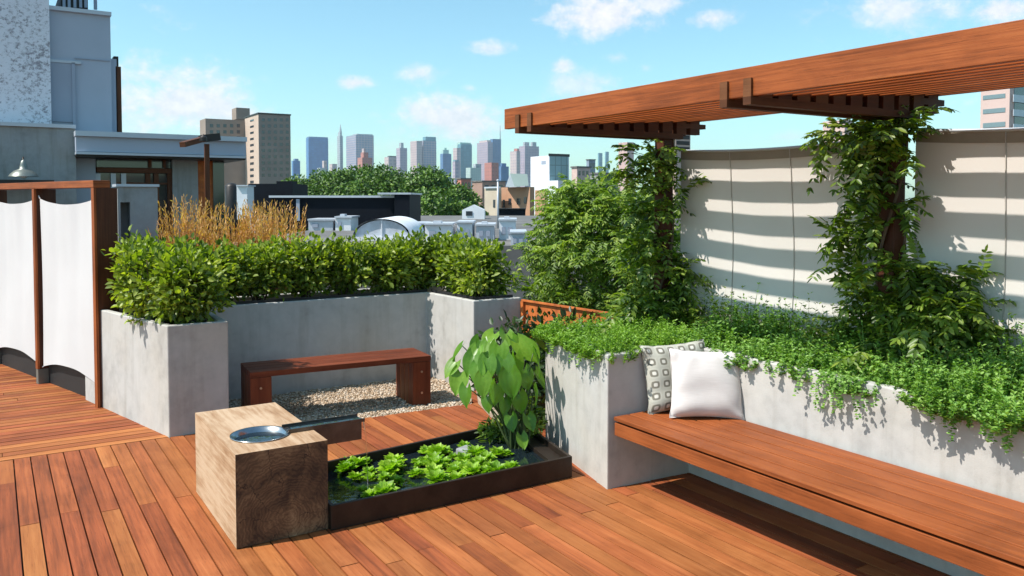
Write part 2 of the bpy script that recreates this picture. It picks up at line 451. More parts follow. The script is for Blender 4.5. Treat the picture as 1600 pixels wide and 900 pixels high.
M['bluegrey2'] = plain('darker blue grey panel', (.30, .335, .41), .55, 0, .06, 1.5)
M['trimgrey'] = plain('pale grey metal trim', (.48, .51, .56), .45, .2, .06, 2)
M['glass'] = plain('dark window glass', (.03, .04, .05), .08, 0, .3, 1, 0, .8)
M['pot'] = plain('galvanised lamp metal', (.20, .22, .20), .4, .5, .2, 9)
M['darkmetal'] = plain('dark bronze metal', (.03, .026, .024), .45, .3, .2, 8)
M['navy'] = plain('black standing seam cladding', (.004, .006, .011), .7, 0, .3, 2, 0, .15)
M['white'] = plain('white painted metal', (.72, .73, .76), .5, 0, .12, 1.5)
M['roofgrey'] = plain('grey roofing', (.13, .125, .12), .85, 0, .4, .8)
M['stoneslab'] = plain('beige stone slab', (.36, .29, .22), .8, 0, .18, 8, .2)
M['bolt'] = plain('steel bolt', (.6, .6, .6), .3, 1, .05, 9)

# ------------------------------------------------------------------ SETTING: ground, roof slab, deck, gravel
mb = MB(); GZ = -15.0
mb.add([(-9000, -9000, GZ), (9000, -9000, GZ), (9000, 9000, GZ), (-9000, 9000, GZ)], [(0, 1, 2, 3)])
def m_ground():
    m, nt, b, o = new_mat('city ground'); p = pos(nt)
    f = noise(nt, p, .02, 6, .6); g = noise(nt, p, .004, 4)
    c = ramp(nt, f, [(.35, (.035, .05, .02)), (.5, (.09, .09, .085)), (.65, (.17, .15, .13))])
    nt.links.new(c, b.inputs['Base Color']); b.inputs['Roughness'].default_value = .9
    return m
tag(mb.build('city_ground', m_ground()), kind='structure')
mb = MB(); mb.box((-7, -4, GZ), (5.4, 10.9, -.06))
tag(mb.build('roof_slab', M['roofgrey']), kind='structure')

SEAM = 6.43
mb = MB(); PW = .098; GAP = .008
i = 0; x = -5.0
while x < 4.9:
    if x+PW < 1.06: ye = SEAM-.008
    elif x < 1.5: ye = 6.42
    elif x < 3.44: ye = 6.2 - (x-1.5)*.05
    else: ye = 6.5
    ph = [0, 1.38, .05, 1.30][i % 4]
    cuts = [-2.0, .9+ph*.9, 3.62-.0 if i % 2 else 2.5, 5.05 if i % 2 == 0 else 6.9]
    jit = random.uniform(-.05, .05)
    cuts = [-2.0, .8+ph*.6, (3.66 if i % 2 else 2.35)+jit, (5.12+jit if i % 2 == 0 else 5.9 if i % 3 == 0 else ye), ye]
    cuts = sorted(set(min(c, ye) for c in cuts))
    for a, c in zip(cuts[:-1], cuts[1:]):
        if c-a > .02:
            dz = random.uniform(-.0012, .0012)
            mb.box((x, a+.002, -.03), (x+PW-GAP, c-.002, dz), None, 1)
    x += PW; i += 1
y = SEAM
while y < 10.85:
    cuts = [-6.6, random.uniform(-4, -2), random.uniform(-1.2, .3), 1.2 if y < 7.9 else 5.3]
    if y > 7.9: cuts.insert(3, random.uniform(2, 3.5))
    for a, c in zip(cuts[:-1], cuts[1:]):
        mb.box((a+.002, y+.002, -.03), (c-.002, y+PW-GAP, random.uniform(-.0012, .0012)), None, 0)
    y += PW
tag(mb.build('deck', M['deck']), kind='structure')

GR = [(1.5, 6.21), (3.44, 6.11), (3.66, 6.50), (3.64, 7.36), (1.5, 7.36)]
mb = MB(); mb.prism(GR, -.05, -.012); tag(mb.build('gravel_bed', M['gravelbase']), kind='structure')
def in_poly(px, py, poly):
    r = False; n = len(poly); j = n-1
    for k in range(n):
        xi, yi = poly[k]; xj, yj = poly[j]
        if (yi > py) != (yj > py) and px < (xj-xi)*(py-yi)/(yj-yi)+xi: r = not r
        j = k
    return r
ico = bmesh.new(); bmesh.ops.create_icosphere(ico, subdivisions=1, radius=1)
IV = np.array([v.co[:] for v in ico.verts]); IF = np.array([[v.index for v in f.verts] for f in ico.faces]); ico.free()
def pebbles(name, n, sampler, r0, r1, mat, parent=None):
    V = []; 
    for k in range(n):
        c = sampler(); r = random.uniform(r0, r1)
        v = IV*np.array([r*random.uniform(.8, 1.3), r*random.uniform(.8, 1.3), r*random.uniform(.5, .8)])
        a = random.uniform(0, PI); R = np.array([[math.cos(a), -math.sin(a), 0], [math.sin(a), math.cos(a), 0], [0, 0, 1]])
        V.append(v @ R.T + np.array(c))
    V = np.concatenate(V); n0 = len(IV)
    Fc = np.concatenate([IF+k*n0 for k in range(n)])
    me = bpy.data.meshes.new(name); me.from_pydata(V.tolist(), [], Fc.tolist())
    return link(name, me, mat, parent, True)
def gsample():
    while True:
        px, py = random.uniform(1.5, 3.68), random.uniform(6.1, 7.36)
        if in_poly(px, py, GR): return (px, py, -.010+random.uniform(0, .007))
tag(pebbles('gravel', 9000, gsample, .006, .0125, M['pebble']), 'loose beige pebbles spread under the low bench in the concrete niche', 'gravel', kind='stuff')

# stone slab beside the pond
mb = MB(); mb.prism([(3.30, 5.50), (3.52, 5.46), (3.86, 6.44), (3.70, 6.49), (3.47, 6.05)], .002, .05)
tag(mb.build('stone_slab', M['stoneslab'], bevel=.006), 'flat beige stone slab lying beside the big leaved plant', 'paving slab')

# ------------------------------------------------------------------ planters
def planter(name, label, outer, ztop, zsoil, th, mat):
    t = thing(name, label, 'planter', (0, 0, 0))
    inn = inset(outer, th); n = len(outer)
    vs = [(*p, -.05) for p in outer]+[(*p, ztop) for p in outer]+[(*p, ztop) for p in inn]+[(*p, zsoil-.05) for p in inn]
    fs = []
    for k in range(n):
        k2 = (k+1) % n
        fs += [(k, k2, n+k2, n+k), (n+k, n+k2, 2*n+k2, 2*n+k), (2*n+k, 2*n+k2, 3*n+k2, 3*n+k)]
    mb = MB(); mb.add(vs, fs); mb.build('wall', mat, t, bevel=.008)
    mb = MB(); mb.add([(*p, zsoil) for p in inset(outer, th-.002)], [tuple(range(n))]); mb.build('soil', M['soil'], t)
    return t, inn
LOUT = [(1.07, 6.42), (1.50, 6.415), (1.515, 7.35), (3.63, 7.35), (3.69, 6.515), (4.20, 6.50), (4.20, 8.02), (.66, 8.02)]
tL, LIN = planter('concrete_planter', 'u shaped grey concrete planter holding the clipped hedge around the niche', LOUT, .82, .755, .055, M['concrete'])
mb = MB()
for a, b in (((1.60, 7.40), (3.66, 7.40)), ((3.70, 7.38), (3.76, 6.58)), ((3.76, 6.575), (4.14, 6.565))):
    mb.bar((*a, .815), (*b, .815), .012, .06)
mb.build('liner', M['black'], tL)
ROUT = [(3.74, -1.2), (4.72, -1.2), (4.72, 4.88), (3.335, 4.85), (3.10, 3.85), (3.74, 3.815)]
tR, RIN = planter('concrete_planter', 'long pale concrete planter behind the built in bench under the pergola', ROUT, .815, .75, .06, M['concrete'])

# ------------------------------------------------------------------ long bench
t = thing('long_bench', 'long built in hardwood bench along the pale planter wall', 'bench', (3.42, 1.6, 0))
t0 = t
def loc(v): return (v[0]-t0.location.x, v[1]-t0.location.y, v[2]-t0.location.z)
ws = [.109]*5
x = 3.115
for k, w in enumerate(ws):
    mb = MB()
    mb.box(loc((x, -1.1, .427)), loc((x+w, 3.808, .45)), None, 1)
    mb.build('seat_board', M['bench'], t, bevel=.003); x += w+.0125
mb = MB(); mb.box(loc((3.119, -1.1, .338)), loc((3.154, 3.806, .414)), None, 1); mb.build('front_rail', M['bench'], t, bevel=.003)
for yy in (3.70, 2.5, 1.3, .1):
    mb = MB(); mb.box(loc((3.16, yy, .352)), loc((3.737, yy+.05, .425)), None, 0); mb.build('support', M['darkwood'], t)

# ------------------------------------------------------------------ niche bench
def niche_bench():
    a = Vector((1.66, 6.42, 0)); b = Vector((3.15, 6.30, 0)); ang = math.atan2(b.y-a.y, b.x-a.x); L = (b-a).length
    t = thing('low_bench', 'low dark mahogany bench with slab ends standing on the gravel', 'bench', a, ang)
    D = .43; w = D/4
    for k in range(4):
        mb = MB(); mb.box((0, k*w, .365), (L, (k+1)*w-.005, .41), None, 0); mb.build('seat_board', M['nichewood'], t, bevel=.003)
    for x0 in (0.0, L-.165):
        mb = MB()
        for k in range(4):
            mb.box((x0+.002, k*w+.001, -.02), (x0+.163, (k+1)*w-.006, .363), None, 2)
        lg = mb.build('leg', M['nichewood'], t, bevel=.003)
        for (bx, bz) in ((.08, .10), (.08, .28)):
            m2 = MB(); m2.tube([(x0+bx, .0015, bz), (x0+bx, -.006, bz)], .009, 12); m2.build('bolt', M['bolt'], lg)
    return t
niche_bench()

# ------------------------------------------------------------------ wooden fountain block
t = thing('fountain_block', 'massive weathered timber cube with a steel basin sunk in its top', 'fountain', (1.0, 4.165, 0))
BX, BY, BZ = .475, .955, .478
def block_body():
    bm = bmesh.new()
    # top with a round recess
    n = 48; c = (.20, .285); r = .148
    ring = [bm.verts.new((c[0]+r*math.cos(2*PI*k/n), c[1]+r*math.sin(2*PI*k/n), BZ)) for k in range(n)]
    def edgept(an):
        dx, dy = math.cos(an), math.sin(an); ts = []
        if dx > 1e-9: ts.append((BX-c[0])/dx)
        if dx < -1e-9: ts.append(-c[0]/dx)
        if dy > 1e-9: ts.append((BY-c[1])/dy)
        if dy < -1e-9: ts.append(-c[1]/dy)
        tt = min(ts); return (c[0]+dx*tt, c[1]+dy*tt, BZ)
    angs = [2*PI*k/n for k in range(n)]
    outer = [bm.verts.new(edgept(a)) for a in angs]
    for k in range(n): bm.faces.new((ring[k], outer[k], outer[(k+1) % n], ring[(k+1) % n]))
    # corner fill
    for cx_, cy_ in ((0, 0), (BX, 0), (BX, BY), (0, BY)):
        a = math.atan2(cy_-c[1], cx_-c[0]) % (2*PI); k = int(a/(2*PI/n)); 
        cv = bm.verts.new((cx_, cy_, BZ)); bm.faces.new((outer[k], cv, outer[(k+1) % n]))
    inner = [bm.verts.new((v.co.x, v.co.y, BZ-.07)) for v in ring]
    for k in range(n): bm.faces.new((ring[(k+1) % n], inner[(k+1) % n], inner[k], ring[k]))
    b = [bm.verts.new(p) for p in ((0, 0, .004), (BX, 0, .004), (BX, BY, .004), (0, BY, .004))]
    tp = [bm.verts.new(p) for p in ((0, 0, BZ), (BX, 0, BZ), (BX, BY, BZ), (0, BY, BZ))]
    for k in (1, 2, 3): bm.faces.new((b[k], b[(k+1) % 4], tp[(k+1) % 4], tp[k]))
    ff = bm.faces.new((b[0], b[1], tp[1], tp[0])); ff.material_index = 1
    # ledger of small chips on the front arris
    me = bpy.data.meshes.new('timber_block'); bm.normal_update(); bm.to_mesh(me); bm.free()
    o = link('timber_block', me, M['block'], t); me.materials.append(M['blockend'])
block_body()
mb = MB()
mb.lathe([(.0, -.060), (.06, -.058), (.11, -.045), (.138, -.018), (.1455, .006), (.156, .0075), (.156, .0025), (.147, .001)], (.20, .285, BZ), 48)
bs = mb.build('basin', M['stainless'], t, True)
mb = MB(); mb.lathe([(0.0, -.020), (.07, -.020), (.136, -.0205)], (.20, .285, BZ), 48); mb.build('water', M['water'], bs)
# steel channel spout
mb = MB(); y0, y1 = .225, .345; zx0, zx1 = .335, .775
mb.box((zx0, y0, BZ+.003), (zx1, y0+.006, BZ+.022)); mb.box((zx0, y1-.006, BZ+.003), (zx1, y1, BZ+.022))
mb.box((zx0+.001, y0+.007, BZ+.003), (zx1, y1-.007, BZ+.007))
mb.box((.478, y0, BZ-.095), (zx1-.02, y0+.007, BZ+.0025)); mb.box((.478, y1-.007, BZ-.095), (zx1-.02, y1, BZ+.0025))
mb.box((zx1-.026, y0+.008, BZ-.095), (zx1-.02, y1-.008, BZ+.0025)); 
sp = mb.build('spout', M['channel'], t)
mb = MB(); mb.box((zx0+.03, y0+.0075, BZ+.0075), (zx1-.004, y1-.0075, BZ+.011)); mb.build('water', M['water'], sp)
mb = MB()
pts = [(zx1-.004, .27, BZ+.009), (zx1+.012, .27, BZ-.01), (zx1+.024, .27, BZ-.10), (zx1+.030, .27, BZ-.25), (zx1+.034, .27, .075)]
mb.tube(pts, [.006, .005, .0036, .003, .003], 8); mb.build('water_stream', M['stream'], t, True)

# ------------------------------------------------------------------ pond trough
TZ = .135; WZ = .075
TOUT = [(1.480, 4.135), (3.050, 4.135), (3.245, 5.04), (1.480, 4.84)]
t = thing('pond_trough', 'low dark steel trough filled with water and floating plants', 'water trough', (1.48, 4.135, 0))
tin = inset(TOUT, .022)
def rel(p, o): return (p[0]-o.location.x, p[1]-o.location.y)
mb = MB(); n = 4
vs = [(*rel(p, t), .003) for p in TOUT]+[(*rel(p, t), TZ) for p in TOUT]+[(*rel(p, t), TZ) for p in tin]+[(*rel(p, t), .01) for p in tin]
fs = []
for k in range(n):
    k2 = (k+1) % n; fs += [(k, k2, n+k2, n+k), (n+k, n+k2, 2*n+k2, 2*n+k), (2*n+k, 2*n+k2, 3*n+k2, 3*n+k)]
fs.append((3*n, 3*n+1, 3*n+2, 3*n+3))
mb.add(vs, fs); mb.build('steel_wall', M['steel'], t, bevel=.003)
# inner shelf box at the right end
mb = MB(); q = [(2.93, 4.165), (3.03, 4.165), (3.20, 4.95), (3.10, 4.94)]
mb.prism([rel(p, t) for p in q], .012, .10); mb.build('end_shelf', M['steel'], t)
mb = MB(); mb.add([(*p, WZ) for p in inset(TOUT, .024)], [(0, 1, 2, 3)]); tag(mb.build('pond_water', M['water']), kind='structure')
mb = MB(); c0 = gz(729, 705, .1)
mb.box((-.055, -.05, .02), (.055, .05, .125), Matrix.Rotation(.35, 4, 'Z')); o = mb.build('pond_stone', M['stucco'], bevel=.012)  # solid block added in place of a pale reflection on the water
o.location = (c0.x, c0.y, 0); tag(o, 'small pale square stone standing in the dark pond water', 'stone')

# water lettuce rosettes
def rosette_mesh(seed, nl=15, R=.062):
    r = random.Random(seed); L = Leaves()
    for k in range(nl):
        ring = k/nl; a = k*2.4+r.uniform(-.2, .2); el = .25+ring*.85
        d = np.array([math.cos(a)*math.cos(el), math.sin(a)*math.cos(el), math.sin(el)])
        nn = np.array([-math.cos(a)*math.sin(el), -math.sin(a)*math.sin(el), math.cos(el)])
        l = R*(1.1-.45*ring)*r.uniform(.85, 1.15)
        base = np.array([[math.cos(a)*.006, math.sin(a)*.006, .004+.012*ring]])
        # wavy broad blade from three overlapped lobes
        side = np.cross(d, nn)
        for off, sc in ((0, 1.0), (.34, .86), (-.34, .86)):
            dd = d+side*off
            L.add(base, dd, nn, l*sc, l*.62*sc, .18, .10)
    return L
ros = []
clusters = [((578, 728), 13, (46, 20), 'at the left end of the pond'), ((686, 720), 19, (42, 32), 'in the middle of the pond'), ((762, 720), 14, (40, 18), 'at the right end of the pond'),
            ((590, 766), 4, (26, 7), 'beside the near rim of the pond')]
gi = 0
meshes = None
protos = []
for k in range(4):
    o = rosette_mesh(100+k).build('water_lettuce', M['lettuce']); protos.append(o)
used = [False]*4
names = {1: ['lime green water lettuce rosette floating alone %s'],}
ordn = ['first', 'second', 'third', 'fourth', 'fifth', 'sixth', 'seventh', 'eighth', 'ninth', 'tenth', 'eleventh', 'twelfth', 'thirteenth', 'fourteenth', 'fifteenth', 'sixteenth', 'seventeenth', 'eighteenth', 'nineteenth', 'twentieth']
for (c, n, (sx, sy), where) in clusters:
    spots = []
    for tries in range(400):
        px = c[0]+random.uniform(-sx, sx); py = c[1]+random.uniform(-sy, sy); g = gz(px, py, .11)
        if all((g-q).length > .046 for q in spots) and 1.53 < g.x < 2.95 and 4.19 < g.y < 4.86:
            spots.append(g)
        if len(spots) >= n: break
    spots.sort(key=lambda g: g.x)
    for j, g in enumerate(spots):
        k = gi % 4; gi += 1
        o = protos[k] if not used[k] else protos[k].copy()
        if used[k]: COL.objects.link(o)
        used[k] = True
        s = random.choice([.6, .75, .9, 1.05, 1.2, 1.35]); o.location = (g.x, g.y, WZ+.002); o.scale = (s, s, s*1.15); o.rotation_euler = (random.uniform(-.15, .15), random.uniform(-.15, .15), random.uniform(0, 6))
        tag(o, '%s water lettuce rosette from the left %s' % (ordn[j], where), 'water plant', 'water lettuce floating in the trough')

# ------------------------------------------------------------------ elephant ear plant
def heart_leaf(L, W, sag=.35, cup=.12, nu=10, nv=6):
    """heart blade: local +Y from the stalk to the tip, Z up."""
    vs = []; fs = []
    for i in range(nu+1):
        u = i/nu
        w = W*.5*(math.sin(PI*min(1, u*.93+.12))**.75)*(1-.15*u) if u < 1 else 0.0
        for j in range(-nv, nv+1):
            s = j/nv; x = s*w
            y = L*u - L*.28*(abs(s)**1.6)*(1-u)**1.5
            z = -sag*L*u*u + cup*W*abs(s)**1.4*(1-u*.6) + .012*math.sin(abs(s)*14+u*5)*W
            vs.append((x, y, z))
    m = 2*nv+1
    for i in range(nu):
        for j in range(m-1): fs.append((i*m+j, i*m+j+1, (i+1)*m+j+1, (i+1)*m+j))
    return vs, fs
tb = gz(826, 706, WZ); tb = Vector((2.98, 4.66, WZ))
tE = thing('elephant_ear_plant', 'tall plant with big drooping heart shaped lime leaves growing in the pond', 'plant', tb)
# (px, py, depth offset v, length px->m, heading deg (world, tip direction), pitch)
EL = [(722, 582, 4.95, .15, 205, -66), (714, 566, 5.0, .12, 180, -45), (724, 540, 5.0, .11, 165, -40), (752, 532, 4.95, .13, 215, -38), (774, 522, 5.0, .13, 200, -20), (792, 522, 4.95, .13, 250, -25),
      (782, 540, 4.72, .15, 235, -50), (764, 560, 4.66, .14, 235, -62), (798, 582, 4.55, .16, 262, -72), (812, 536, 4.7, .17, 300, -35), (835, 552, 4.6, .15, 310, -55), (757, 588, 4.62, .13, 240, -70),
      (838, 534, 4.85, .12, 330, -30), (742, 556, 4.80, .13, 205, -50), (802, 530, 4.85, .14, 290, -30), (778, 600, 4.58, .13, 240, -75), (748, 545, 4.85, .12, 200, -45), (790, 562, 4.6, .15, 250, -60),
      (732, 606, 4.85, .12, 215, -65), (820, 578, 4.62, .13, 285, -66), (766, 536, 4.85, .13, 225, -42), (750, 572, 4.7, .13, 225, -60), (806, 556, 4.62, .14, 265, -55), (826, 540, 4.75, .13, 300, -45), (790, 622, 4.6, .11, 245, -70), (812, 616, 4.55, .12, 275, -70), (836, 606, 4.6, .11, 300, -65), (800, 650, 4.6, .10, 250, -60), (826, 650, 4.55, .10, 285, -60), (838, 582, 4.7, .12, 310, -50), (764, 620, 4.7, .10, 230, -65), (816, 680, 4.55, .09, 265, -55)]
for (px, py, v, L, hd, pt) in EL:
    q = pv(px-2, py, v)-tb
    vs, fs = heart_leaf(L*1.1, L*1.0, random.uniform(.1, .4), random.uniform(.08, .22))
    R = Matrix.Rotation(math.radians(hd-90), 4, 'Z') @ Matrix.Rotation(math.radians(pt), 4, 'X') @ Matrix.Rotation(random.uniform(-.55, .55), 4, 'Y')
    mb = MB(); mb.add([R @ Vector(p)+q for p in vs], fs)
    mb.build('leaf', M['taro'], tE, True)
    mb = MB(); b0 = Vector((random.uniform(-.06, .06), random.uniform(-.06, .06), -.06)); mid = (b0*.45+q*.55)+Vector((0, 0, q.z*.28))
    pts = [((1-s)**2)*b0+2*s*(1-s)*mid+s*s*q for s in [k/8 for k in range(9)]]
    mb.tube(pts, [.008-.0006*k for k in range(9)], 7); mb.build('stem', M['greenstem'], tE, True)

# dark shade planting behind the pond corner
def blob_plant(name, label, cat, base, spots, mat, nleaf, L, W, stems=6, group=None, stemmat=None, up=.4):
    t = thing(name, label, cat, base, 0, group)
    lv = Leaves(); b = np.array(base)
    for (c, r, w) in spots:
        n = int(nleaf*w)
        d = rand_dirs(n); rad = rng.random(n)**.45
        p = np.array(c)-b + d*rad[:, None]*np.array(r)
        ax = nrm(d*.8+rng.normal(size=(n, 3))*.7+np.array([0, 0, .1])); nn = nrm(d*.6+np.array([0, 0, up])+rng.normal(size=(n, 3))*.45)
        k = rng.uniform(.7, 1.3, n); lv.add(p, ax, nn, L*k, W*k, .12, .15)
    lv.build('foliage', mat, t)
    mb = MB()
    for k in range(stems):
        c, r, w = random.choice(spots); e = Vector(c)-Vector(base)+Vector((random.uniform(-.5, .5)*r[0], random.uniform(-.5, .5)*r[1], random.uniform(-.2, .5)*r[2]))
        s0 = Vector((random.uniform(-.08, .08), random.uniform(-.08, .08), 0))
        mb.tube([s0, s0*.5+e*.5+Vector((random.uniform(-.04, .04), random.uniform(-.04, .04), .03)), e], [.012, .009, .004], 6)
    mb.build('stem', stemmat or M['bark'], t, True)
    return t
blob_plant('shade_shrub', 'dark leafy shrub in the shaded gap behind the pond', 'shrub', (3.66, 5.65, 0),
           [((3.52, 5.40, .30), (.22, .40, .34), 1.0), ((3.75, 5.85, .35), (.35, .45, .40), 1.2), ((4.1, 5.6, .4), (.5, .5, .4), .9)], M['shadeleaf'], 900, .075, .035, 10)
blob_plant('pond_fern', 'small green waterside plant hanging at the pond corner by the pale planter', 'plant', (3.10, 4.72, WZ),
           [((3.10, 4.80, .22), (.13, .20, .16), 1.0), ((2.96, 4.86, .14), (.16, .10, .08), .6)], M['vine'], 420, .055, .02, 5)

# ------------------------------------------------------------------ corten panel with cut-outs
def corten_panel():
    a = Vector((4.215, 6.49, 0)); b = gz(985, 491, .81); b.z = 0
    L = (b-a).length; ang = math.atan2(b.y-a.y, b.x-a.x)
    cu = bpy.data.curves.new('corten_panel', 'CURVE'); cu.dimensions = '2D'; cu.fill_mode = 'BOTH'; cu.extrude = .004
    def poly(pts):
        s = cu.splines.new('POLY'); s.points.add(len(pts)-1); s.use_cyclic_u = True
        for p, q in zip(s.points, pts): p.co = (q[0], q[1], 0, 1)
    Ht = .80
    poly([(0, .02), (L, .02), (L, Ht), (0, Ht)])
    R = random.Random(3); holes = []
    for k in range(900):
        r = R.uniform(.018, .040); x = R.uniform(.05, L-.05); y = R.uniform(.06, Ht-.075)
        if all(math.hypot(x-h[0], y-h[1]) > r+h[2]+.010 for h in holes) and len(holes) < 140: holes.append((x, y, r))
    for (x, y, r) in holes:
        ph = R.uniform(0, 6)
        poly([(x+r*(1+.18*math.sin(3*an+ph))*math.cos(an), y+r*(1+.18*math.cos(2*an+ph))*math.sin(an)) for an in [2*PI*j/14 for j in range(14)]])
    tmp = bpy.data.objects.new('tmp', cu); COL.objects.link(tmp)
    dg = bpy.context.evaluated_depsgraph_get(); me = bpy.data.meshes.new_from_object(tmp.evaluated_get(dg))
    bpy.data.objects.remove(tmp); me.transform(Matrix.Rotation(PI/2, 4, 'X')); me.materials.clear()
    t = thing('corten_screen', 'rust orange steel panel with round cut outs between the two planters', 'metal screen', a, ang)
    link('perforated_sheet', me, M['corten'], t)
    mb = MB(); mb.box((0, -.028, Ht-.012), (L, -.006, Ht+.004)); mb.box((-.012, -.03, 0), (.028, -.006, Ht-.014)); mb.build('frame', M['corten'], t)
corten_panel()

# ------------------------------------------------------------------ pergola
PX0 = 3.06; SZ0, SZ1 = 2.235, 2.375; BZ0, BZ1 = 2.195, 2.32
PY = [4.70, 2.82, .94]; PPX = 4.32; PYE = 4.96; PYS = -.9
t = thing('pergola', 'orange brown timber pergola of close parallel slats over the bench', 'pergola', (0, 0, 0))
SP = .1395; NS = 12; ST = .030
for k in range(NS):
    sx = PX0+k*SP; zb = SZ0+.066*(sx-PX0); h = .14 if k == 0 else .090
    mb = MB(); mb.box((sx, PYS, zb), (sx+(.038 if k == 0 else ST), PYE, zb+h), None, 1); mb.build('slat', M['pergola'], t, bevel=.003)
for yy in PY:
    for s in (-1, 1):
        yc = yy+s*.075
        # beam under the slats, its upper edge cut into teeth between them, its tail stepped up behind the post
        mb = MB(); mb.box((PX0-.014, yc-.024, BZ0), (PPX+.10, yc+.024, SZ0-.002), None, 0)
        mb.box((PPX+.1005, yc-.024, SZ0+.045), (PX0+(NS-1)*SP+.06, yc+.024, SZ0+.066*1.26-.004), None, 0)
        mb.box((PX0-.014, yc-.0238, SZ0-.0018), (PX0-.002, yc+.0238, BZ1), None, 0)
        for k in range(NS-1):
            q = PX0+k*SP+.04; mb.box((q, yc-.0238, SZ0-.0018), (PX0+(k+1)*SP-.002, yc+.0238, BZ1-.03+.066*(q-PX0)), None, 0)
        mb.build('beam', M['endgrain'], t)
    mb = MB(); mb.box((PPX-.05, yy-.049, .72), (PPX+.05, yy+.049, BZ1-.04), None, 2); mb.build('post', M['darkwood'], t, bevel=.004)
    mb = MB(); mb.box((PPX+.052, yy-.06, BZ0-.05), (PPX+.06, yy+.06, BZ1-.06)); mb.build('bracket', M['white'], t)

# ------------------------------------------------------------------ shade cloth fence
def sail_panel(y0, y1, ztop, sag, zb, x0, bulge, seams, parent, nu=60, nv=40, twist=0.0):
    vs = []; fs = []
    for i in range(nu+1):
        u = i/nu; y = y0+(y1-y0)*u; e = 4*u*(1-u)
        zt = ztop-sag*e
        for j in range(nv+1):
            v = j/nv; z = zb+(zt-zb)*v
            x = x0+bulge*e*math.sin(PI*v)+twist*(1-v)*(u**2)
            for sm in seams: x += .0015*math.exp(-((y-sm)/.02)**2)
            x += .0018*math.sin(z*9+u*4)+.0012*math.sin(u*23+z*3)
            vs.append((x, y, z))
    m = nv+1
    for i in range(nu):
        for j in range(nv): fs.append((i*m+j, i*m+j+1, (i+1)*m+j+1, (i+1)*m+j))
    mb = MB(); mb.add(vs, fs); o = mb.build('cloth_panel', M['sail'], parent, True)
    hem = MB(); pts = [vs[i*m+nv] for i in range(0, nu+1, 3)]
    hem.tube([(p[0], p[1], p[2]) for p in pts], .011, 6); hem.build('hem', M['trimgrey'], o, True)
    hb_ = MB(); pp = []; ff = []
    for i in range(nu+1):
        for j in (nv, nv-1):
            p = vs[i*m+j]; pp.append((p[0]-.004, p[1], p[2]-(.0 if j == nv else .03)))
    for i in range(nu): ff.append((2*i, 2*i+1, 2*i+3, 2*i+2))
    hb_.add(pp, ff); hb_.build('top_band', M['sailband'], o, True)
    for sm in seams:
        i = min(range(nu+1), key=lambda q: abs(y0+(y1-y0)*q/nu-sm))
        sb = MB(); sb.tube([(vs[i*m+j][0]-.006, vs[i*m+j][1], vs[i*m+j][2]) for j in range(0, nv+1, 2)], .0028, 5)
        sb.build('seam', M['sailseam'], o, True)
    return o
M['sailseam'] = plain('stitched seam cloth', (.47, .435, .39), .8)
M['sailband'] = plain('tan webbing band', (.27, .235, .19), .85)
FX = 4.42
t = thing('shade_fence', 'pale stretched shade cloth fence with sun stripes behind the vines', 'fence', (0, 0, 0))
sail_panel(4.62, 2.90, 2.11, .030, .62, FX, .05, [4.13, 3.62], t, twist=.06)
sail_panel(2.745, 1.02, 2.135, .04, .62, FX, .03, [2.25, 1.78, 1.3], t)
sail_panel(.86, -1.1, 2.135, .06, .62, FX, .05, [.4, -.2], t)
for yy in (-1.13,):
    mb = MB(); mb.tube([(FX+.03, yy, .70), (FX+.03, yy, 2.16)], .022, 12); mb.build('post', M['darkmetal'], t, True)

# ------------------------------------------------------------------ pillows
def pillow(name, label, w, h, th, mat, M4, piping=None):
    nu = 36; vs = []; fs = []; uvs = []
    def shape(u, v, s):
        x = u*w/2*(1-.075*(1-v*v)); z = v*h/2*(1-.075*(1-u*u))
        k = max(0, (1-u**4))**.55*max(0, (1-v**4))**.55
        y = s*th/2*k*(1+.05*math.sin(u*5+v*3))
        y += s*.010*math.sin(9*u*v+4*u)*(abs(u)*abs(v))+s*.004*math.sin(6*v+2.5*u*u)*(1-v*v)+.005*math.sin(13*(u+v))*abs(u*v)**2
        return (x, y, z)
    for s in (-1, 1):
        base = len(vs)
        for i in range(nu+1):
            for j in range(nu+1):
                vs.append(shape(-1+2*i/nu, -1+2*j/nu, s))
        for i in range(nu):
            for j in range(nu):
                a = base+i*(nu+1)+j; f = (a, a+nu+1, a+nu+2, a+1)
                if s > 0: f = f[::-1]
                fs.append(f)
                uvs.append([((q-base)//(nu+1)/nu, ((q-base) % (nu+1))/nu) for q in f])
    mb = MB(); mb.add(vs, fs, uvs)
    o = mb.build(name, mat, None, True); o.matrix_world = M4
    return o
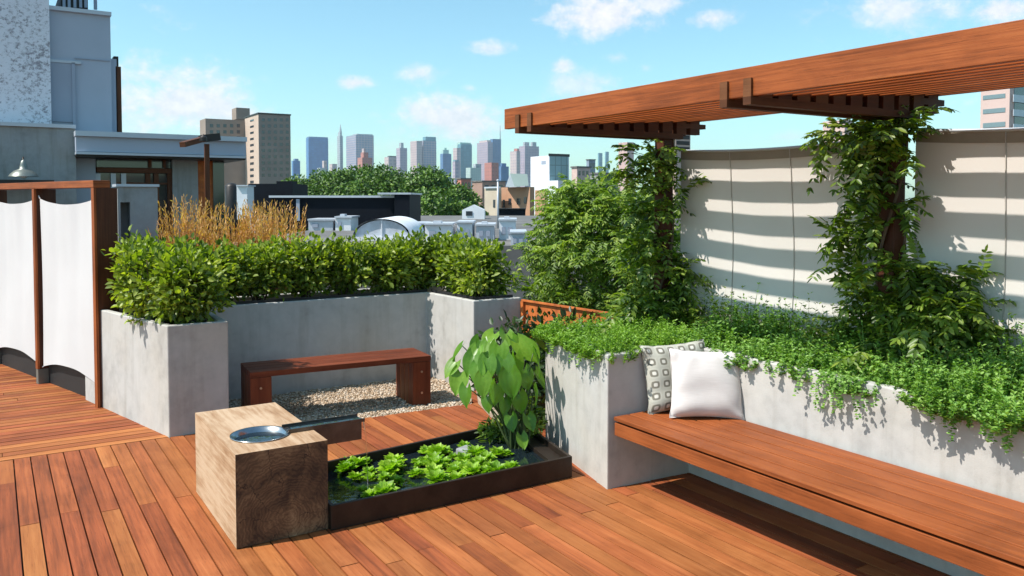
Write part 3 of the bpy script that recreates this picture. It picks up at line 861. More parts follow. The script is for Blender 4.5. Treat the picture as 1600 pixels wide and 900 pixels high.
def m_pattern():
    m, nt, b, o = new_mat('grey cushion cloth with ring motif')
    uv = nt.nodes.new('ShaderNodeTexCoord').outputs['UV']
    sp = nt.nodes.new('ShaderNodeSeparateXYZ'); nt.links.new(mapping(nt, uv, (6.0, 6.0, 1)), sp.inputs[0])
    fx = math_(nt, 'ABSOLUTE', math_(nt, 'SUBTRACT', math_(nt, 'FRACT', sp.outputs[0]), .5))
    fy = math_(nt, 'ABSOLUTE', math_(nt, 'SUBTRACT', math_(nt, 'FRACT', sp.outputs[1]), .5))
    d = math_(nt, 'ADD', math_(nt, 'MULTIPLY', math_(nt, 'MAXIMUM', fx, fy), .55), math_(nt, 'MULTIPLY', math_(nt, 'SQRT', math_(nt, 'ADD', math_(nt, 'POWER', fx, 2), math_(nt, 'POWER', fy, 2))), .45))
    c = ramp(nt, d, [(.0, (.62, .60, .54)), (.13, (.62, .60, .54)), (.18, (.16, .15, .12)), (.30, (.19, .18, .145)), (.345, (.46, .45, .39)), (.5, (.40, .395, .34))])
    c = mix(nt, c, ramp(nt, noise(nt, mapping(nt, uv, (160, 160, 1)), 1, 2), [(.3, (.8, .8, .8)), (.7, (1.1, 1.1, 1.1))]), .6, 'MULTIPLY')
    nt.links.new(c, b.inputs['Base Color']); b.inputs['Roughness'].default_value = .9
    return m
def m_linen():
    m, nt, b, o = new_mat('off white slub linen')
    uv = nt.nodes.new('ShaderNodeTexCoord').outputs['UV']
    n1 = noise(nt, mapping(nt, uv, (3, 90, 1)), 1.5, 4); n2 = noise(nt, uv, 3, 3)
    c = ramp(nt, math_(nt, 'ADD', math_(nt, 'MULTIPLY', n1, .6), math_(nt, 'MULTIPLY', n2, .4)), [(.35, (.56, .52, .50)), (.65, (.66, .62, .605))])
    nt.links.new(c, b.inputs['Base Color']); b.inputs['Roughness'].default_value = .9; b.inputs['Specular IOR Level'].default_value = .1
    bump(nt, b, n1, .3, .003)
    return m
pat = Matrix.Translation((3.55, 3.735, .45+.205)) @ Matrix.Rotation(math.radians(-14), 4, 'Z') @ Matrix.Rotation(math.radians(-13), 4, 'X') @ Matrix.Rotation(math.radians(-2), 4, 'Y')
tag(pillow('throw_pillow', 'x', .45, .42, .13, m_pattern(), pat), 'grey patterned throw pillow leaning on the planter end, partly hidden', 'pillow')
wht = Matrix.Translation((3.58, 3.515, .45+.197)) @ Matrix.Rotation(math.radians(-31), 4, 'Z') @ Matrix.Rotation(math.radians(-15), 4, 'X') @ Matrix.Rotation(math.radians(2), 4, 'Y')
tag(pillow('throw_pillow', 'x', .445, .41, .135, m_linen(), wht), 'plain off white linen throw pillow standing in front of the patterned one', 'pillow')

# ------------------------------------------------------------------ privacy screens at left
def privacy():
    A = Vector((.735, 7.66, 0)); d = Vector((-.38, 1.30, 0)).normalized(); nrmv = Vector((-d.y, d.x, 0))
    ang = math.atan2(d.y, d.x); sp = 1.35; RZ = 1.90
    t = thing('privacy_screen', 'white cloth privacy screen stretched in a brown timber frame', 'privacy screen', A, ang)
    for k in range(4):
        x = k*sp
        # wide plank post: thin toward the deck, deep sideways
        mb = MB(); mb.box((x-.02, -.17, .0 if k == 0 else .14), (x+.025, .0, RZ-.062), None, 2); p = mb.build('post', M['darkwood'], t, bevel=.003)
        mb = MB(); mb.box((x-.024, .002, .0 if k == 0 else .14), (x+.032, .024, RZ-.062), None, 2); mb.build('face_board', M['pergola'], t, bevel=.003)  # sunlit edge of the same plank, painted as a brighter strip of timber
        if k:
            mb = MB(); mb.box((x-.024, -.10, .0), (x+.03, .02, .138)); mb.build('post_shoe', M['pot'], p)
    mb = MB(); mb.box((-.024, -.11, RZ-.06), (3*sp+.1, .026, RZ), None, 0); mb.build('top_rail', M['pergola'], t, bevel=.003)
    for k in range(3):
        x0, x1 = k*sp+.05, (k+1)*sp-.045; nu, nv = 64, 36; vs = []; fs = []
        for i in range(nu+1):
            u = i/nu; e = 4*u*(1-u); x = x0+(x1-x0)*u
            zt = RZ-.15-.055*e; zb = .165+.080*e
            for j in range(nv+1):
                v = j/nv; s = math.sin(PI*v)
                xs = x0+.025*s+(x1-x0-.05*s)*u
                y = -.02+.010*e*math.sin(v*5+u*3)+.005*math.sin(u*13+v*2)*e+.0025*math.sin(u*31+v*1.5)*v*e+.010*v*math.exp(-((u-.1-v*.35)/.08)**2)
                vs.append((xs, y, zb+(zt-zb)*v))
        m = nv+1
        for i in range(nu):
            for j in range(nv): fs.append((i*m+j, i*m+j+1, (i+1)*m+j+1, (i+1)*m+j))
        mb = MB(); mb.add(vs, fs); o = mb.build('cloth_panel', M['fabric'], t, True)
        for (cx, cz, ex, ez) in ((x0, RZ-.15, x0-.045, RZ-.11), (x1, RZ-.15, x1+.045, RZ-.11), (x0, .165, x0-.045, .13), (x1, .165, x1+.045, .15)):
            mb = MB(); mb.tube([(cx, -.02, cz), (ex, -.02, ez)], .006, 6); mb.build('cord', M['white'], o)
        mb = MB(); mb.box((k*sp+.03, -.10, .0), ((k+1)*sp-.03, -.07, .22), None, 0); mb.build('kick_board', M['black'], t)
privacy()

# ------------------------------------------------------------------ hedge shrubs in the U planter
def shrub_mesh(seed, R, nclump, per, L, W):
    """dense shrub: clumps of oval leaves, shell biased, z from 0 up to 2*R[2]"""
    st = np.random.default_rng(seed); lv = Leaves()
    d = nrm(st.normal(size=(nclump, 3))); rad = st.random(nclump)**.40
    lump = 1+.20*np.sin(d[:, 0]*5+seed)+.18*np.cos(d[:, 2]*6+d[:, 1]*4+seed*2)+st.normal(size=nclump)*.07
    sq = np.abs(d)**.78*np.sign(d)     # boxier
    C = sq*rad[:, None]*lump[:, None]*np.array(R); C[:, 2] += R[2]*1.05
    C[:, 2] = np.maximum(C[:, 2], .04)
    tp = np.clip(.62+.55*C[:, 2]/R[2], .62, 1.0); C[:, :2] *= tp[:, None]
    for c, dd in zip(C, d):
        n = max(4, int(per*st.uniform(.6, 1.4)))
        q = st.normal(size=(n, 3))*.036
        ax = nrm(q*12+dd*.7+st.normal(size=(n, 3))*.5+np.array([0, 0, .35]))
        nn = nrm(dd*.5+np.array([0, 0, .7])+st.normal(size=(n, 3))*.45)
        k = st.uniform(.7, 1.25, n)
        lv.add(c+q, ax, nn, L*k, W*k, .16, .14)
    return lv, C
def make_shrub(seed, base, R, nclump, label, per=12, L=.054, W=.033, lift=0.0, group='hedge shrubs in the u shaped planter', mat='hedge', name='boxwood_shrub'):
    t = thing(name, label, 'shrub', base, 0, group)
    lv, C = shrub_mesh(seed, R, nclump, per, L, W)
    for v in lv.V: v[:, :, 2] += lift
    lv.build('foliage', M[mat], t)
    r = random.Random(seed); mb = MB()
    for k in range(9):
        c = C[r.randrange(len(C))]; e = Vector(c)+Vector((0, 0, lift)); s0 = Vector((r.uniform(-.05, .05), r.uniform(-.05, .05), -.02))
        m1 = s0*.6+e*.4; m1.z = (lift+.12)*.8
        mb.tube([s0, m1, e], [.010, .007, .003], 6)
    mb.build('stem', M['bark'], t, True)
    return t
HS = 1.0
hb = [((1.24, 6.68), (.27, .22, .25), 270, .05, 'nearest boxwood shrub, at the open corner of the left planter arm'),
      ((1.08, 7.04), (.30, .30, .26), 300, .06, 'boxwood shrub at the left edge of the hedge by the brown screen post'),
      ((1.22, 7.52), (.32, .30, .265), 300, .06, 'boxwood shrub at the bend of the hedge below the left straw grass')]
xs = [1.66, 2.08, 2.50, 2.92, 3.34, 3.72]
lab = ['first boxwood shrub of the straight hedge behind the low bench, leftmost', 'second boxwood shrub from the left in the straight hedge behind the low bench',
       'third boxwood shrub from the left in the hedge, before the white vault', 'fourth boxwood shrub from the left in the straight hedge, right of the white vault',
       'fifth boxwood shrub from the left in the straight hedge behind the low bench', 'sixth boxwood shrub, at the inner right corner of the u shaped planter']
for k, x in enumerate(xs):
    hb.append(((x, 7.66+random.uniform(-.03, .03)), (.255, .25, .235+random.uniform(-.02, .02)), 250, .10, lab[k]))
hb.append(((3.97, 6.92), (.24, .30, .235), 250, .05, 'boxwood shrub on the right planter arm nearest the rusted panel'))
hb.append(((3.99, 7.42), (.22, .28, .24), 230, .07, 'boxwood shrub at the back of the right planter arm'))
for k, (xy, R, nc, lf, lb) in enumerate(hb):
    make_shrub(40+k, (xy[0], xy[1], .755), R, nc, lb, lift=lf)

# ------------------------------------------------------------------ reed grass clumps behind the hedge
def reed(label, base, h, r, n, seed):
    t = thing('reed_grass', label, 'ornamental grass', base, 0, 'straw coloured reed grass behind the hedge')
    st = np.random.default_rng(seed)
    pl = Leaves(); bl = Leaves()
    for k in range(int(n*1.3)):
        a = st.uniform(0, 2*PI); rr = r*math.sqrt(st.random()); b = np.array([rr*.6*math.cos(a), rr*.6*math.sin(a), 0]); hh = h*st.uniform(.72, 1.05)
        tip = b+np.array([rr*.7*math.cos(a)+st.normal()*.07, rr*.7*math.sin(a)+st.normal()*.07, hh])
        d = tip-b; ax = d/np.linalg.norm(d)
        nn = rand_dirs(1)[0]
        pl.add(b+d*.0, ax, nn, np.linalg.norm(d)*.75, .006)
        for q in range(22):
            s = .55+.021*q; p = b+d*s
            pl.add(p, nrm(ax+st.normal(size=3)*.30), rand_dirs(1)[0], .060*(1.25-s*.5), .0105)
    for k in range(int(n*4)):
        a = st.uniform(0, 2*PI); rr = r*math.sqrt(st.random()); b = np.array([rr*.6*math.cos(a), rr*.6*math.sin(a), 0])
        ax = nrm(np.array([math.cos(a)*.35+st.normal()*.15, math.sin(a)*.35+st.normal()*.15, 1.0]))
        bl.add(b, ax, rand_dirs(1)[0], h*st.uniform(.4, .68), .014, .1, .25)
    pl.build('plume', M['reed'], t); bl.build('blade', M['reedgreen'], t)
def reed_at(label, px, pytop, v, r, n, seed):
    q = pv(px, pytop, v); reed(label, (q.x, q.y, .45), q.z-.45, r, n, seed)
reed_at('straw coloured reed grass clump just right of the grey low wall', 285, 314, 9.6, .20, 70, 1)
reed_at('straw coloured reed grass clump in front of the dark lamp post', 316, 326, 9.4, .16, 50, 2)
reed_at('broad straw reed grass clump below the white rooftop box', 374, 322, 9.5, .24, 85, 3)
reed_at('straw reed grass clump in the middle of the right hand group', 410, 324, 9.3, .24, 85, 4)
reed_at('straw reed grass clump nearest the long black rooftop box', 442, 320, 9.6, .18, 60, 5)

# ------------------------------------------------------------------ vines on the pergola posts
def vine(label, base, shoots, seed, mat='vine', name='climbing_vine', cat='vine', twine=True, ll=.055, lw=.022, pairs=6, ln=(.13, .21)):
    t = thing(name, label, cat, base, 0)
    st = np.random.default_rng(seed); lv = Leaves(); mb = MB()
    for (p0, d, L, dens) in shoots:
        p = np.array(p0, float); d = nrm(np.array(d, float)); n = max(3, int(L/.05)); pts = [p.copy()]
        for k in range(n):
            d = nrm(d+st.normal(size=3)*.16+np.array([0, 0, -.075])); p = p+d*(L/n)
            if twine and p[0] > .05 and p[1]+base[1] < 4.66: p[0] = .05-st.uniform(0, .03); d[0] *= -.3
            pts.append(p.copy())
            for q in range(dens):
                side = nrm(st.normal(size=3)+np.array([0, 0, .1])+d*.5)
                if twine and p[1]+base[1] < 4.70: side[0] = min(side[0], (.075-p[0])/.20)
                pinnate(lv, p+st.normal(size=3)*.012, side, st.uniform(*ln), pairs, ll*st.uniform(.8, 1.2), lw*st.uniform(.8, 1.2), st.uniform(.3, 1.1))
        for i in range(len(pts)-1):
            sg = pts[i+1]-pts[i]; lv.add(pts[i], sg, rand_dirs(1)[0], np.linalg.norm(sg)*1.15, .007)
    if twine:
        for ph in (0, 2.4):
            pts = [(.07*math.cos(z*4+ph), .07*math.sin(z*4+ph), z) for z in np.linspace(-.02, 1.42, 40)]
            mb = MB(); mb.tube(pts, .010, 6); mb.build('stem', M['bark'], t, True)
    lv.build('foliage', M[mat], t)
    return t, lv.count()
R1 = random.Random(5)
def shoots_for(zs, spread, n, reach, bias=(0, 0), dens=2):
    out = []
    for k in range(n):
        z = R1.uniform(*zs); a = R1.uniform(0, 2*PI)
        out.append(((.05*math.cos(a), .05*math.sin(a), z), (math.cos(a)*spread+bias[0], math.sin(a)*spread+bias[1], R1.uniform(.1, .9)), R1.uniform(*reach), dens))
    return out
sh = shoots_for((.05, .55), 1, 26, (.18, .46)) + shoots_for((.05, .50), 1, 24, (.35, .62), (.10, -1.1)) + shoots_for((.80, 1.44), 1, 24, (.06, .22)) + shoots_for((1.22, 1.42), 1, 6, (.12, .32), (-.6, .2)) + shoots_for((.55, .85), 1, 5, (.15, .34)) + shoots_for((1.2, 1.45), 1, 5, (.2, .42), (-.2, .6))
print('vine2', vine('leafy climbing vine wrapped around the nearer pergola post', (PPX, PY[1], .75), sh, 21)[1])
sh = shoots_for((.0, .75), 1, 44, (.2, .45)) + shoots_for((.7, 1.40), 1, 16, (.08, .24)) + shoots_for((1.1, 1.4), 1, 5, (.2, .36), (-.8, .3))
print('vine1', vine('leafy climbing vine wrapped around the farther pergola post', (PPX, PY[0], .75), sh, 22)[1])
# big feathery shrub behind the rusted panel
cb = pd(945, 380, 8.6); sh = []
for k in range(360):
    a = R1.uniform(0, 2*PI); zz = R1.uniform(.25, 1.75); rr = .80*R1.random()**.42*(1-.46*max(0, zz-.70))
    sh.append(((rr*math.cos(a), rr*math.sin(a), zz), (math.cos(a)*.9, math.sin(a)*.9, R1.uniform(.0, .9)), R1.uniform(.10, .26), 3))
tS, cnt = vine('large feathery leaved shrub growing beyond the rusted panel', (cb.x, cb.y, .10), sh, 23, 'feather', 'feathery_shrub', 'shrub', False, .058, .019, 6, (.13, .2))
print('feather', cnt)
mb = MB()
for k in range(12):
    a = R1.uniform(0, 2*PI); e = (.4*math.cos(a), .4*math.sin(a), R1.uniform(.9, 1.6))
    mb.tube([(0, 0, -.1), (e[0]*.35, e[1]*.35, e[2]*.5), e], [.022, .015, .006], 7)
mb.build('trunk', M['bark'], tS, True)

# ------------------------------------------------------------------ herbs filling the long planter
def herb_patch(name, label, cat, spots, mat, L, W, seed, hang=None, dens=1.0):
    """spots: (x,y,z0, height, radius, n stems); leafy upright stems; one mass."""
    st = np.random.default_rng(seed); lv = Leaves()
    for (x, y, z0, h, r, n) in spots:
        n = int(n*dens)
        a = st.uniform(0, 2*PI, n); rr = r*np.sqrt(st.random(n))
        bx = np.stack([x+rr*np.cos(a), y+rr*np.sin(a), np.full(n, z0)], 1)
        top = np.stack([np.cos(a)*rr/r*.45, np.sin(a)*rr/r*.45, np.ones(n)], 1)+st.normal(size=(n, 3))*.22
        hh = h*(1-.55*(rr/r)**2)*st.uniform(.7, 1.15, n)
        lv.add(bx, nrm(top), rand_dirs(1)[0], hh*1.02, .006, .1)
        for s in np.linspace(.25, 1.0, 7):
            p = bx+nrm(top)*(hh*s)[:, None]
            for q in range(3):
                ang = st.uniform(0, 2*PI, n)
                ax = np.stack([np.cos(ang), np.sin(ang), np.full(n, .25+.5*s)], 1)
                nn = np.stack([-np.cos(ang)*.3, -np.sin(ang)*.3, np.ones(n)], 1)+st.normal(size=(n, 3))*.3
                k = st.uniform(.7, 1.25, n)*(1.1-.35*s)
                lv.add(p+st.normal(size=(n, 3))*.004, ax, nn, L*k, W*k, .15, .15)
    if hang:
        for (x, y, z, L0) in hang:
            p = np.array([x, y, z]); d = np.array([-.6, st.normal()*.25, .1])
            for k in range(int(L0/.012)):
                d = nrm(d+np.array([.02, st.normal()*.12, -.17])); p = p+d*.012
                if p[0] > x-.02-.35*0 and p[2] < .815: p[0] = min(p[0], 3.735-st.uniform(.004, .03)) if y < 3.8 else p[0]
                ang = st.uniform(0, 2*PI, 2)
                ax = np.stack([np.cos(ang)-.3, np.sin(ang), np.full(2, -.1)], 1)
                lv.add(np.repeat(p[None], 2, 0), ax, nrm(np.array([-.5, 0, .6])+st.normal(size=(2, 3))*.4), L*.8, W*.9, .15)
    o = lv.build(name, mat); tag(o, label, cat, kind='stuff'); return lv.count()
spots = []; R2 = random.Random(9)
y = 3.9
for k in range(270):
    yy = R2.uniform(-.6, 4.0); xx = R2.uniform(3.78, 4.36)
    if math.hypot(xx-PPX, yy-PY[1]) < .10: continue
    hgt = .12+.22*((xx-3.74)/.65)+R2.uniform(-.04, .09)+.09*math.sin(yy*4.1)*math.cos(yy*2.3+xx*5)
    spots.append((xx, yy, .74, hgt, R2.uniform(.07, .13), 26))
hang = []
for k in range(80):
    yy = R2.choice([R2.uniform(2.5, 2.95), R2.uniform(1.2, 2.2), R2.uniform(1.2, 2.0), R2.uniform(-.2, 1.2)])
    hang.append((3.76, yy, .83, R2.uniform(.08, .26)))
for k in range(12): hang.append((3.76, R2.uniform(2.3, 3.3), .83, R2.uniform(.05, .13)))
for k in range(46):      # mound that spills over the rim at the right
    yy = R2.uniform(.2, 2.25); spots.append((R2.uniform(3.68, 3.80), yy, .76+R2.uniform(-.05, .03), .13, .09, 24))
print('herb', herb_patch('trailing_herbs', 'mass of green trailing herbs filling the long concrete planter', 'ground cover', spots, M['herb'], .027, .015, 31, hang))
spots = []; hang = []
for k in range(60):
    yy = R2.uniform(3.88, 4.85); f = (yy-3.85)/1.0; x0 = 3.12+.235*f
    spots.append((x0+R2.uniform(.02, .85), yy, .75, R2.uniform(.09, .19), R2.uniform(.06, .11), 26))
for k in range(26):
    yy = R2.uniform(4.0, 4.85); f = (yy-3.85)/1.0; spots.append((3.09+.235*f+R2.uniform(-.03, .05), yy, .76, .10, .07, 18))
for k in range(20):
    yy = R2.uniform(3.9, 4.8); f = (yy-3.85)/1.0; hang.append((3.10+.235*f, yy, .83, R2.uniform(.05, .22)))
print('sedum', herb_patch('trailing_sedum', 'bright green fine leaved mound spilling over the planter end', 'ground cover', spots, M['sedum'], .026, .011, 33, hang))
spots = []
for k in range(46):
    yy = R2.uniform(1.6, 4.8); spots.append((R2.uniform(4.20, 4.37), yy, .75, R2.uniform(.30, .50), .06, 9))
print('tall', herb_patch('tall_herbs', 'taller grey green herb stems along the foot of the cloth fence', 'ground cover', spots, M['vine'], .032, .012, 35))

# ------------------------------------------------------------------ neighbouring house at left (faces -y)
def rect(px0, py0, px1, py1, v):
    a = pv(px0, py1, v); b = pv(px1, py0, v); return a.x, b.x, pv((px0+px1)/2, py1, v).z, pv((px0+px1)/2, py0, v).z
YF = 14.0
t = thing('neighbour_house', 'blue grey rooftop house with peeling white brick wall and deep fascia', 'house', (0, YF, 0))
def part(name, px0, py0, px1, py1, v, dep, mat, parent=None, z0=None, z1=None, bev=0):
    x0, x1, a, b = rect(px0, py0, px1, py1, v)
    if z0 is not None: a = z0
    if z1 is not None: b = z1
    mb = MB(); mb.box((x0, v-YF, a), (x1, v-YF+dep, b)); return mb.build(name, mat, parent or t, bevel=bev)
part('brick_wall', -260, -260, 71, 190, 14.0, 4, M['peeling'], z0=-2)
part('upper_storey', 71.6, 18, 172, 330, 14.12, 3.5, M['bluegrey'], z0=-2)
part('coping', 69, 13, 174, 19, 14.06, 3.6, M['trimgrey'])
part('recessed_panel', 73, 98, 114, 190, 14.09, .02, M['bluegrey2'])
part('panel_trim', 72, 94, 127, 98, 14.075, .05, M['trimgrey'])
part('panel_trim', 114, 98, 117, 205, 14.075, .05, M['bluegrey2'])
part('panel_joint', 117, 92, 172, 93.5, 14.1, .018, M['bluegrey2'])
part('side_trim', 172.5, 92, 182, 212, 14.3, .3, M['bluegrey'])
part('downpipe', 182.6, 104, 189, 212, 14.3, .2, M['darkwood'])
part('pipe_cap', 178, 88, 185, 103, 14.4, .2, M['darkmetal'])
c = part('roof_unit', 95, -12, 137, 12, 15.0, 1.2, M['darkmetal'])
for px in (98, 106, 115, 124, 132):
    part('fin', px, -11, px+4, 11.5, 14.96, .03, M['bluegrey'], c)
part('roof_mast', 147, -40, 151, 14, 14.8, .06, M['bluegrey2'])
part('stucco_wall', -260, 193, 117.5, 420, 13.55, .44, M['stucco'], z0=-2)
part('stucco_coping', -262, 187, 118.5, 193, 13.5, .5, M['trimgrey'])
f = part('fascia', 119, 217, 384, 240, 13.3, 2.5, M['bluegrey'])
part('fascia_cap', 118, 209, 386, 216.6, 13.22, 2.6, M['trimgrey'], f)
part('fascia_drip', 119, 240.5, 384, 244, 13.25, 2.5, M['trimgrey'], f)
part('dark_soffit', 119, 244.3, 384, 247, 13.32, 2.4, M['darkmetal'], f)
part('grey_pier', 119, 247.5, 149, 420, 13.9, .5, M['bluegrey'], z0=-2)
part('stone_pier', 272, 247.5, 309, 420, 13.9, .5, M['stucco'], z0=-2)
part('brick_pier', 311, 247.5, 350, 420, 14.0, .5, M['brickred'] if 'brickred' in M else M['corten'], z0=-2)
w = part('transom_window', 151, 249, 271, 262, 14.0, .1, M['glass'])
part('frame', 151, 262.5, 271, 270, 13.94, .1, M['darkwood'], w)
part('frame', 232, 249, 237, 262, 13.95, .04, M['darkwood'], w)
part('frame', 255, 249, 259, 262, 13.95, .04, M['darkwood'], w)
w = part('glazed_door', 158, 271, 268, 420, 14.02, .1, M['glass'], z0=-2)
for px in (152, 176, 192, 230, 243, 264):
    part('frame', px, 271, px+5, 420, 13.95, .07, M['darkwood'] if px > 200 else M['trimgrey'], w, z0=-2)
part('frame', 153, 285, 268, 288, 13.955, .06, M['darkwood'], w)
w = part('end_window', 335, 252, 350, 420, 13.96, .03, M['glass'], z0=-2)
part('window_header', 312, 247.6, 352, 251.5, 13.93, .1, M['darkwood'], w)
# rear body
x0, x1, a, b = rect(119, 247, 384, 300, 14.5); mb = MB(); mb.box((x0, .55, -15), (x1-.5, 3, b)); mb.build('rear_wall', M['stucco'], t)

t = thing('low_wall', 'short grey rendered wall with a dark recess beside the brown screen post', 'wall', pv(187, 330, 11.6)); t.location.z = 0
x0, x1, a, b = rect(186, 292, 246, 420, 11.6)
bx = t.location.x
mb = MB(); xm0, xm1 = rect(190, 305, 203, 420, 11.6)[:2]; zr = rect(190, 316, 203, 420, 11.6)[3]
mb.box((x0-bx, 0, -1), (xm0-bx, .35, b)); mb.box((xm1-bx, 0, -1), (x1-bx, .35, b)); mb.box((xm0-bx, 0, zr), (xm1-bx, .35, b)); mb.box((xm0-bx, .25, -1), (xm1-bx, .349, zr-.002))
mb.build('rendered_wall', M['stucco'], t)
mb = MB(); mb.box((x0-bx-.02, -.03, b+.002), (x1-bx+.02, .38, b+.035)); mb.build('coping', M['trimgrey'], t)

# canopy beam with barn lamp in front of the stucco wall
q0 = pv(-120, 285, 13.0); q1 = pv(84, 285, 13.0)
mb = MB(); mb.box((q0.x, 12.9, pv(20, 290, 13).z), (q1.x, 13.45, pv(20, 281, 13).z)); tag(mb.build('door_canopy', M['darkmetal']), 'flat black door canopy on the grey stucco wall', 'canopy')
c = pv(37, 276, 12.98); t = thing('barn_lamp', 'grey metal dome lamp above the black canopy', 'lamp', c)
k = (c.x*FW0[0]+c.y*FW0[1])/F
mb = MB(); mb.lathe([(21*k, 0), (19*k, 3.5*k), (13*k, 9*k), (6*k, 12*k), (5*k, 18*k), (3.5*k, 24*k), (0, 27*k)], (0, 0, 0), 28); mb.build('lamp_shade', M['pot'], t, True)
mb = MB(); mb.tube([(0, 0, 24*k), (0, .05, 30*k), (0, .30, 26*k), (0, .56, 20*k)], .012, 8); mb.build('gooseneck', M['darkmetal'], t, True)
mb = MB(); mb.lathe([(0, -.03), (.03, -.02), (.045, .01), (.03, .04)], (0, 0, 0), 16); mb.build('bulb', M['white'], t, True)

# lamp post with flat head in front of the house
c = pv(323, 225, 12.4); t = thing('terrace_light_post', 'dark brown post with a flat sloping head above the straw grass', 'light post', (c.x, c.y, -.5))
k = (c.x*FW0[0]+c.y*FW0[1])/F
mb = MB(); mb.box((-3.6*k, -.02, 0), (3.6*k, .02, c.z+.5), None, 2); mb.build('post', M['darkwood'], t)
hp0 = pv(285, 226, 12.1)-Vector((c.x, c.y, -.5)); hp1 = pv(338, 213, 12.4)-Vector((c.x, c.y, -.5))
mb = MB(); mb.bar(hp0, pv(318, 217, 12.35)-Vector((c.x, c.y, -.5)), .10, .07); mb.build('arm', M['darkwood'], t)
mb = MB(); mb.bar(pv(313, 217, 12.42)-Vector((c.x, c.y, -.5)), pv(342, 214, 12.42)-Vector((c.x, c.y, -.5)), .20, .10); mb.build('head', M['darkmetal'], t)
mb = MB(); mb.lathe([(.05, 0), (.05, .05), (.02, .08), (.0, .1)], (hp0.x+.28, hp0.y, hp0.z+.06), 12); mb.build('spotlight', M['darkmetal'], t)

# ------------------------------------------------------------------ roofs in the middle distance
def boxpx(name, px0, py0, px1, py1, D, dep, mat, parent, zb=None, rx=0):
    """upright box whose near face spans those bearings at distance D (faces the camera line)."""
    a = pd(px0, py1, D); b = pd(px1, py0, D); w = (Vector((b.x, b.y, 0))-Vector((a.x, a.y, 0))).length
    z0 = a.z if zb is None else zb; z1 = b.z
    o = parent.location
    Mx = Matrix.Translation((a.x-o.x, a.y-o.y, 0)) @ Matrix.Rotation(-YAW, 4, 'Z')
    mb = MB(); mb.box((0, 0, z0-o.z), (w, dep, z1-o.z), Mx); return mb.build(name, mat, parent)
def corner_box(name, l, c, r, pyt, D, mat, parent, zb=None, pyb=310):
    """box squared to the street grid: near corner on bearing c, -x face back to bearing l, -y face along to bearing r."""
    P = pd(c, pyt, D); o = parent.location
    dl = ray(l, 310); dr = ray(r, 310)
    y1 = P.x*dl[1]/dl[0] if abs(dl[0]) > 1e-6 else P.y+20
    x1 = P.y*dr[0]/dr[1]
    dx = max(x1-P.x, .4); dy = max(y1-P.y, .4)
    zb_ = (pd(c, pyb, D).z if zb is None else zb)
    mb = MB(); mb.box((P.x-o.x, P.y-o.y, zb_-o.z), (P.x+dx-o.x, P.y+dy-o.y, P.z-o.z)); ob = mb.build(name, mat, parent)
    return ob, P, dx, dy
def win_y(name, px0, py0, px1, py1, v, mat, parent, dep=.25):
    a = pv(px0, py1, v); b = pv(px1, py0, v); o = parent.location
    pp = parent
    while pp.parent: pp = pp.parent; o = o+pp.location
    mb = MB(); mb.box((a.x-o.x, v-.06-o.y, a.z-o.z), (b.x-o.x, v-.06+dep-o.y, b.z-o.z)); return mb.build(name, mat, parent)
def win_x(name, px0, py0, px1, py1, u, mat, parent, dep=.25):
    a = pu(px0, py1, u); b = pu(px1, py0, u); o = parent.location; y0, y1 = sorted((a.y, b.y)); z0, z1 = sorted((a.z, b.z))
    mb = MB(); mb.box((u-.06-o.x, y0-o.y, z0-o.z), (u-.06+dep-o.x, y1-o.y, z1-o.z)); return mb.build(name, mat, parent)
def base_of(px, D, z=GZ):
    p = pd(px, 310, D); return Vector((p.x, p.y, z))
def tower(name, label, cat, vols, D, group=None):
    """vols: (part name, px0, pytop, px1, mat, depth, near offset)"""
    pxm = sum(v[2] for v in vols)/len(vols)
    t = thing(name, label, cat, base_of(pxm, D), 0, group)
    for (pn, l, c, r, pyt, mat, off) in vols:
        corner_box(pn, l, c, r, pyt, D+off, mat, t, GZ)
    return t

# flat roof of the next house, seen over the hedge
t = thing('next_house', 'low neighbouring house whose flat roof shows above the hedge', 'house', base_of(600, 22))
boxpx('body', 330, 384, 930, 500, 17, 30, M['roofgrey'], t, GZ)
rz = pd(600, 384, 17).z
t = thing('black_rooftop_box', 'long black rooftop box with pale edge trim above the hedge', 'roof structure', base_of(540, 27, rz))
boxpx('cladding', 420, 309, 616, 350, 27, 2.5, M['navy'], t, rz)
boxpx('edge_trim', 420, 305.5, 618, 308.8, 26.9, 2.7, M['trimgrey'], t)
boxpx('end_block', 616.4, 303, 640, 350, 26.6, 3.2, M['navy'], t, rz)
boxpx('cap', 590, 301, 642, 303.8, 26.55, 3.3, M['trimgrey'], t)
boxpx('seam', 463, 311, 468, 345, 26.95, .04, M['bluegrey2'], t)
t = thing('black_rooftop_box', 'small black rooftop box in front of the brick apartment tower', 'roof structure', base_of(410, 40, rz))
boxpx('cladding', 388, 287, 457, 312, 40, 3, M['navy'], t, rz); boxpx('vent', 432, 283, 456, 287, 40.3, 1, M['navy'], t)
t = thing('white_rooftop_box', 'small white rooftop box left of the small black box', 'roof structure', base_of(380, 38, rz))
boxpx('casing', 370, 291, 386, 312, 38, 1, M['white'], t, rz); boxpx('lid', 369, 289, 387, 291, 37.9, 1.2, M['trimgrey'], t)
t = thing('dark_roof_tank', 'dark tank shapes on the roof beside the white rooftop box', 'roof tank', base_of(363, 45, rz))
c = pd(362, 300, 45)-t.location; mb = MB(); mb.lathe([(.0, -3.5), (.33, -3.5), (.35, .3), (.2, .45), (0, .5)], (c.x, c.y, c.z), 20); mb.build('tank', M['darkmetal'], t, True)
mb = MB(); mb.lathe([(.0, -3.5), (.2, -3.5), (.2, .2), (0, .3)], (c.x+.5, c.y, c.z), 16); mb.build('pipe', M['darkmetal'], t, True)
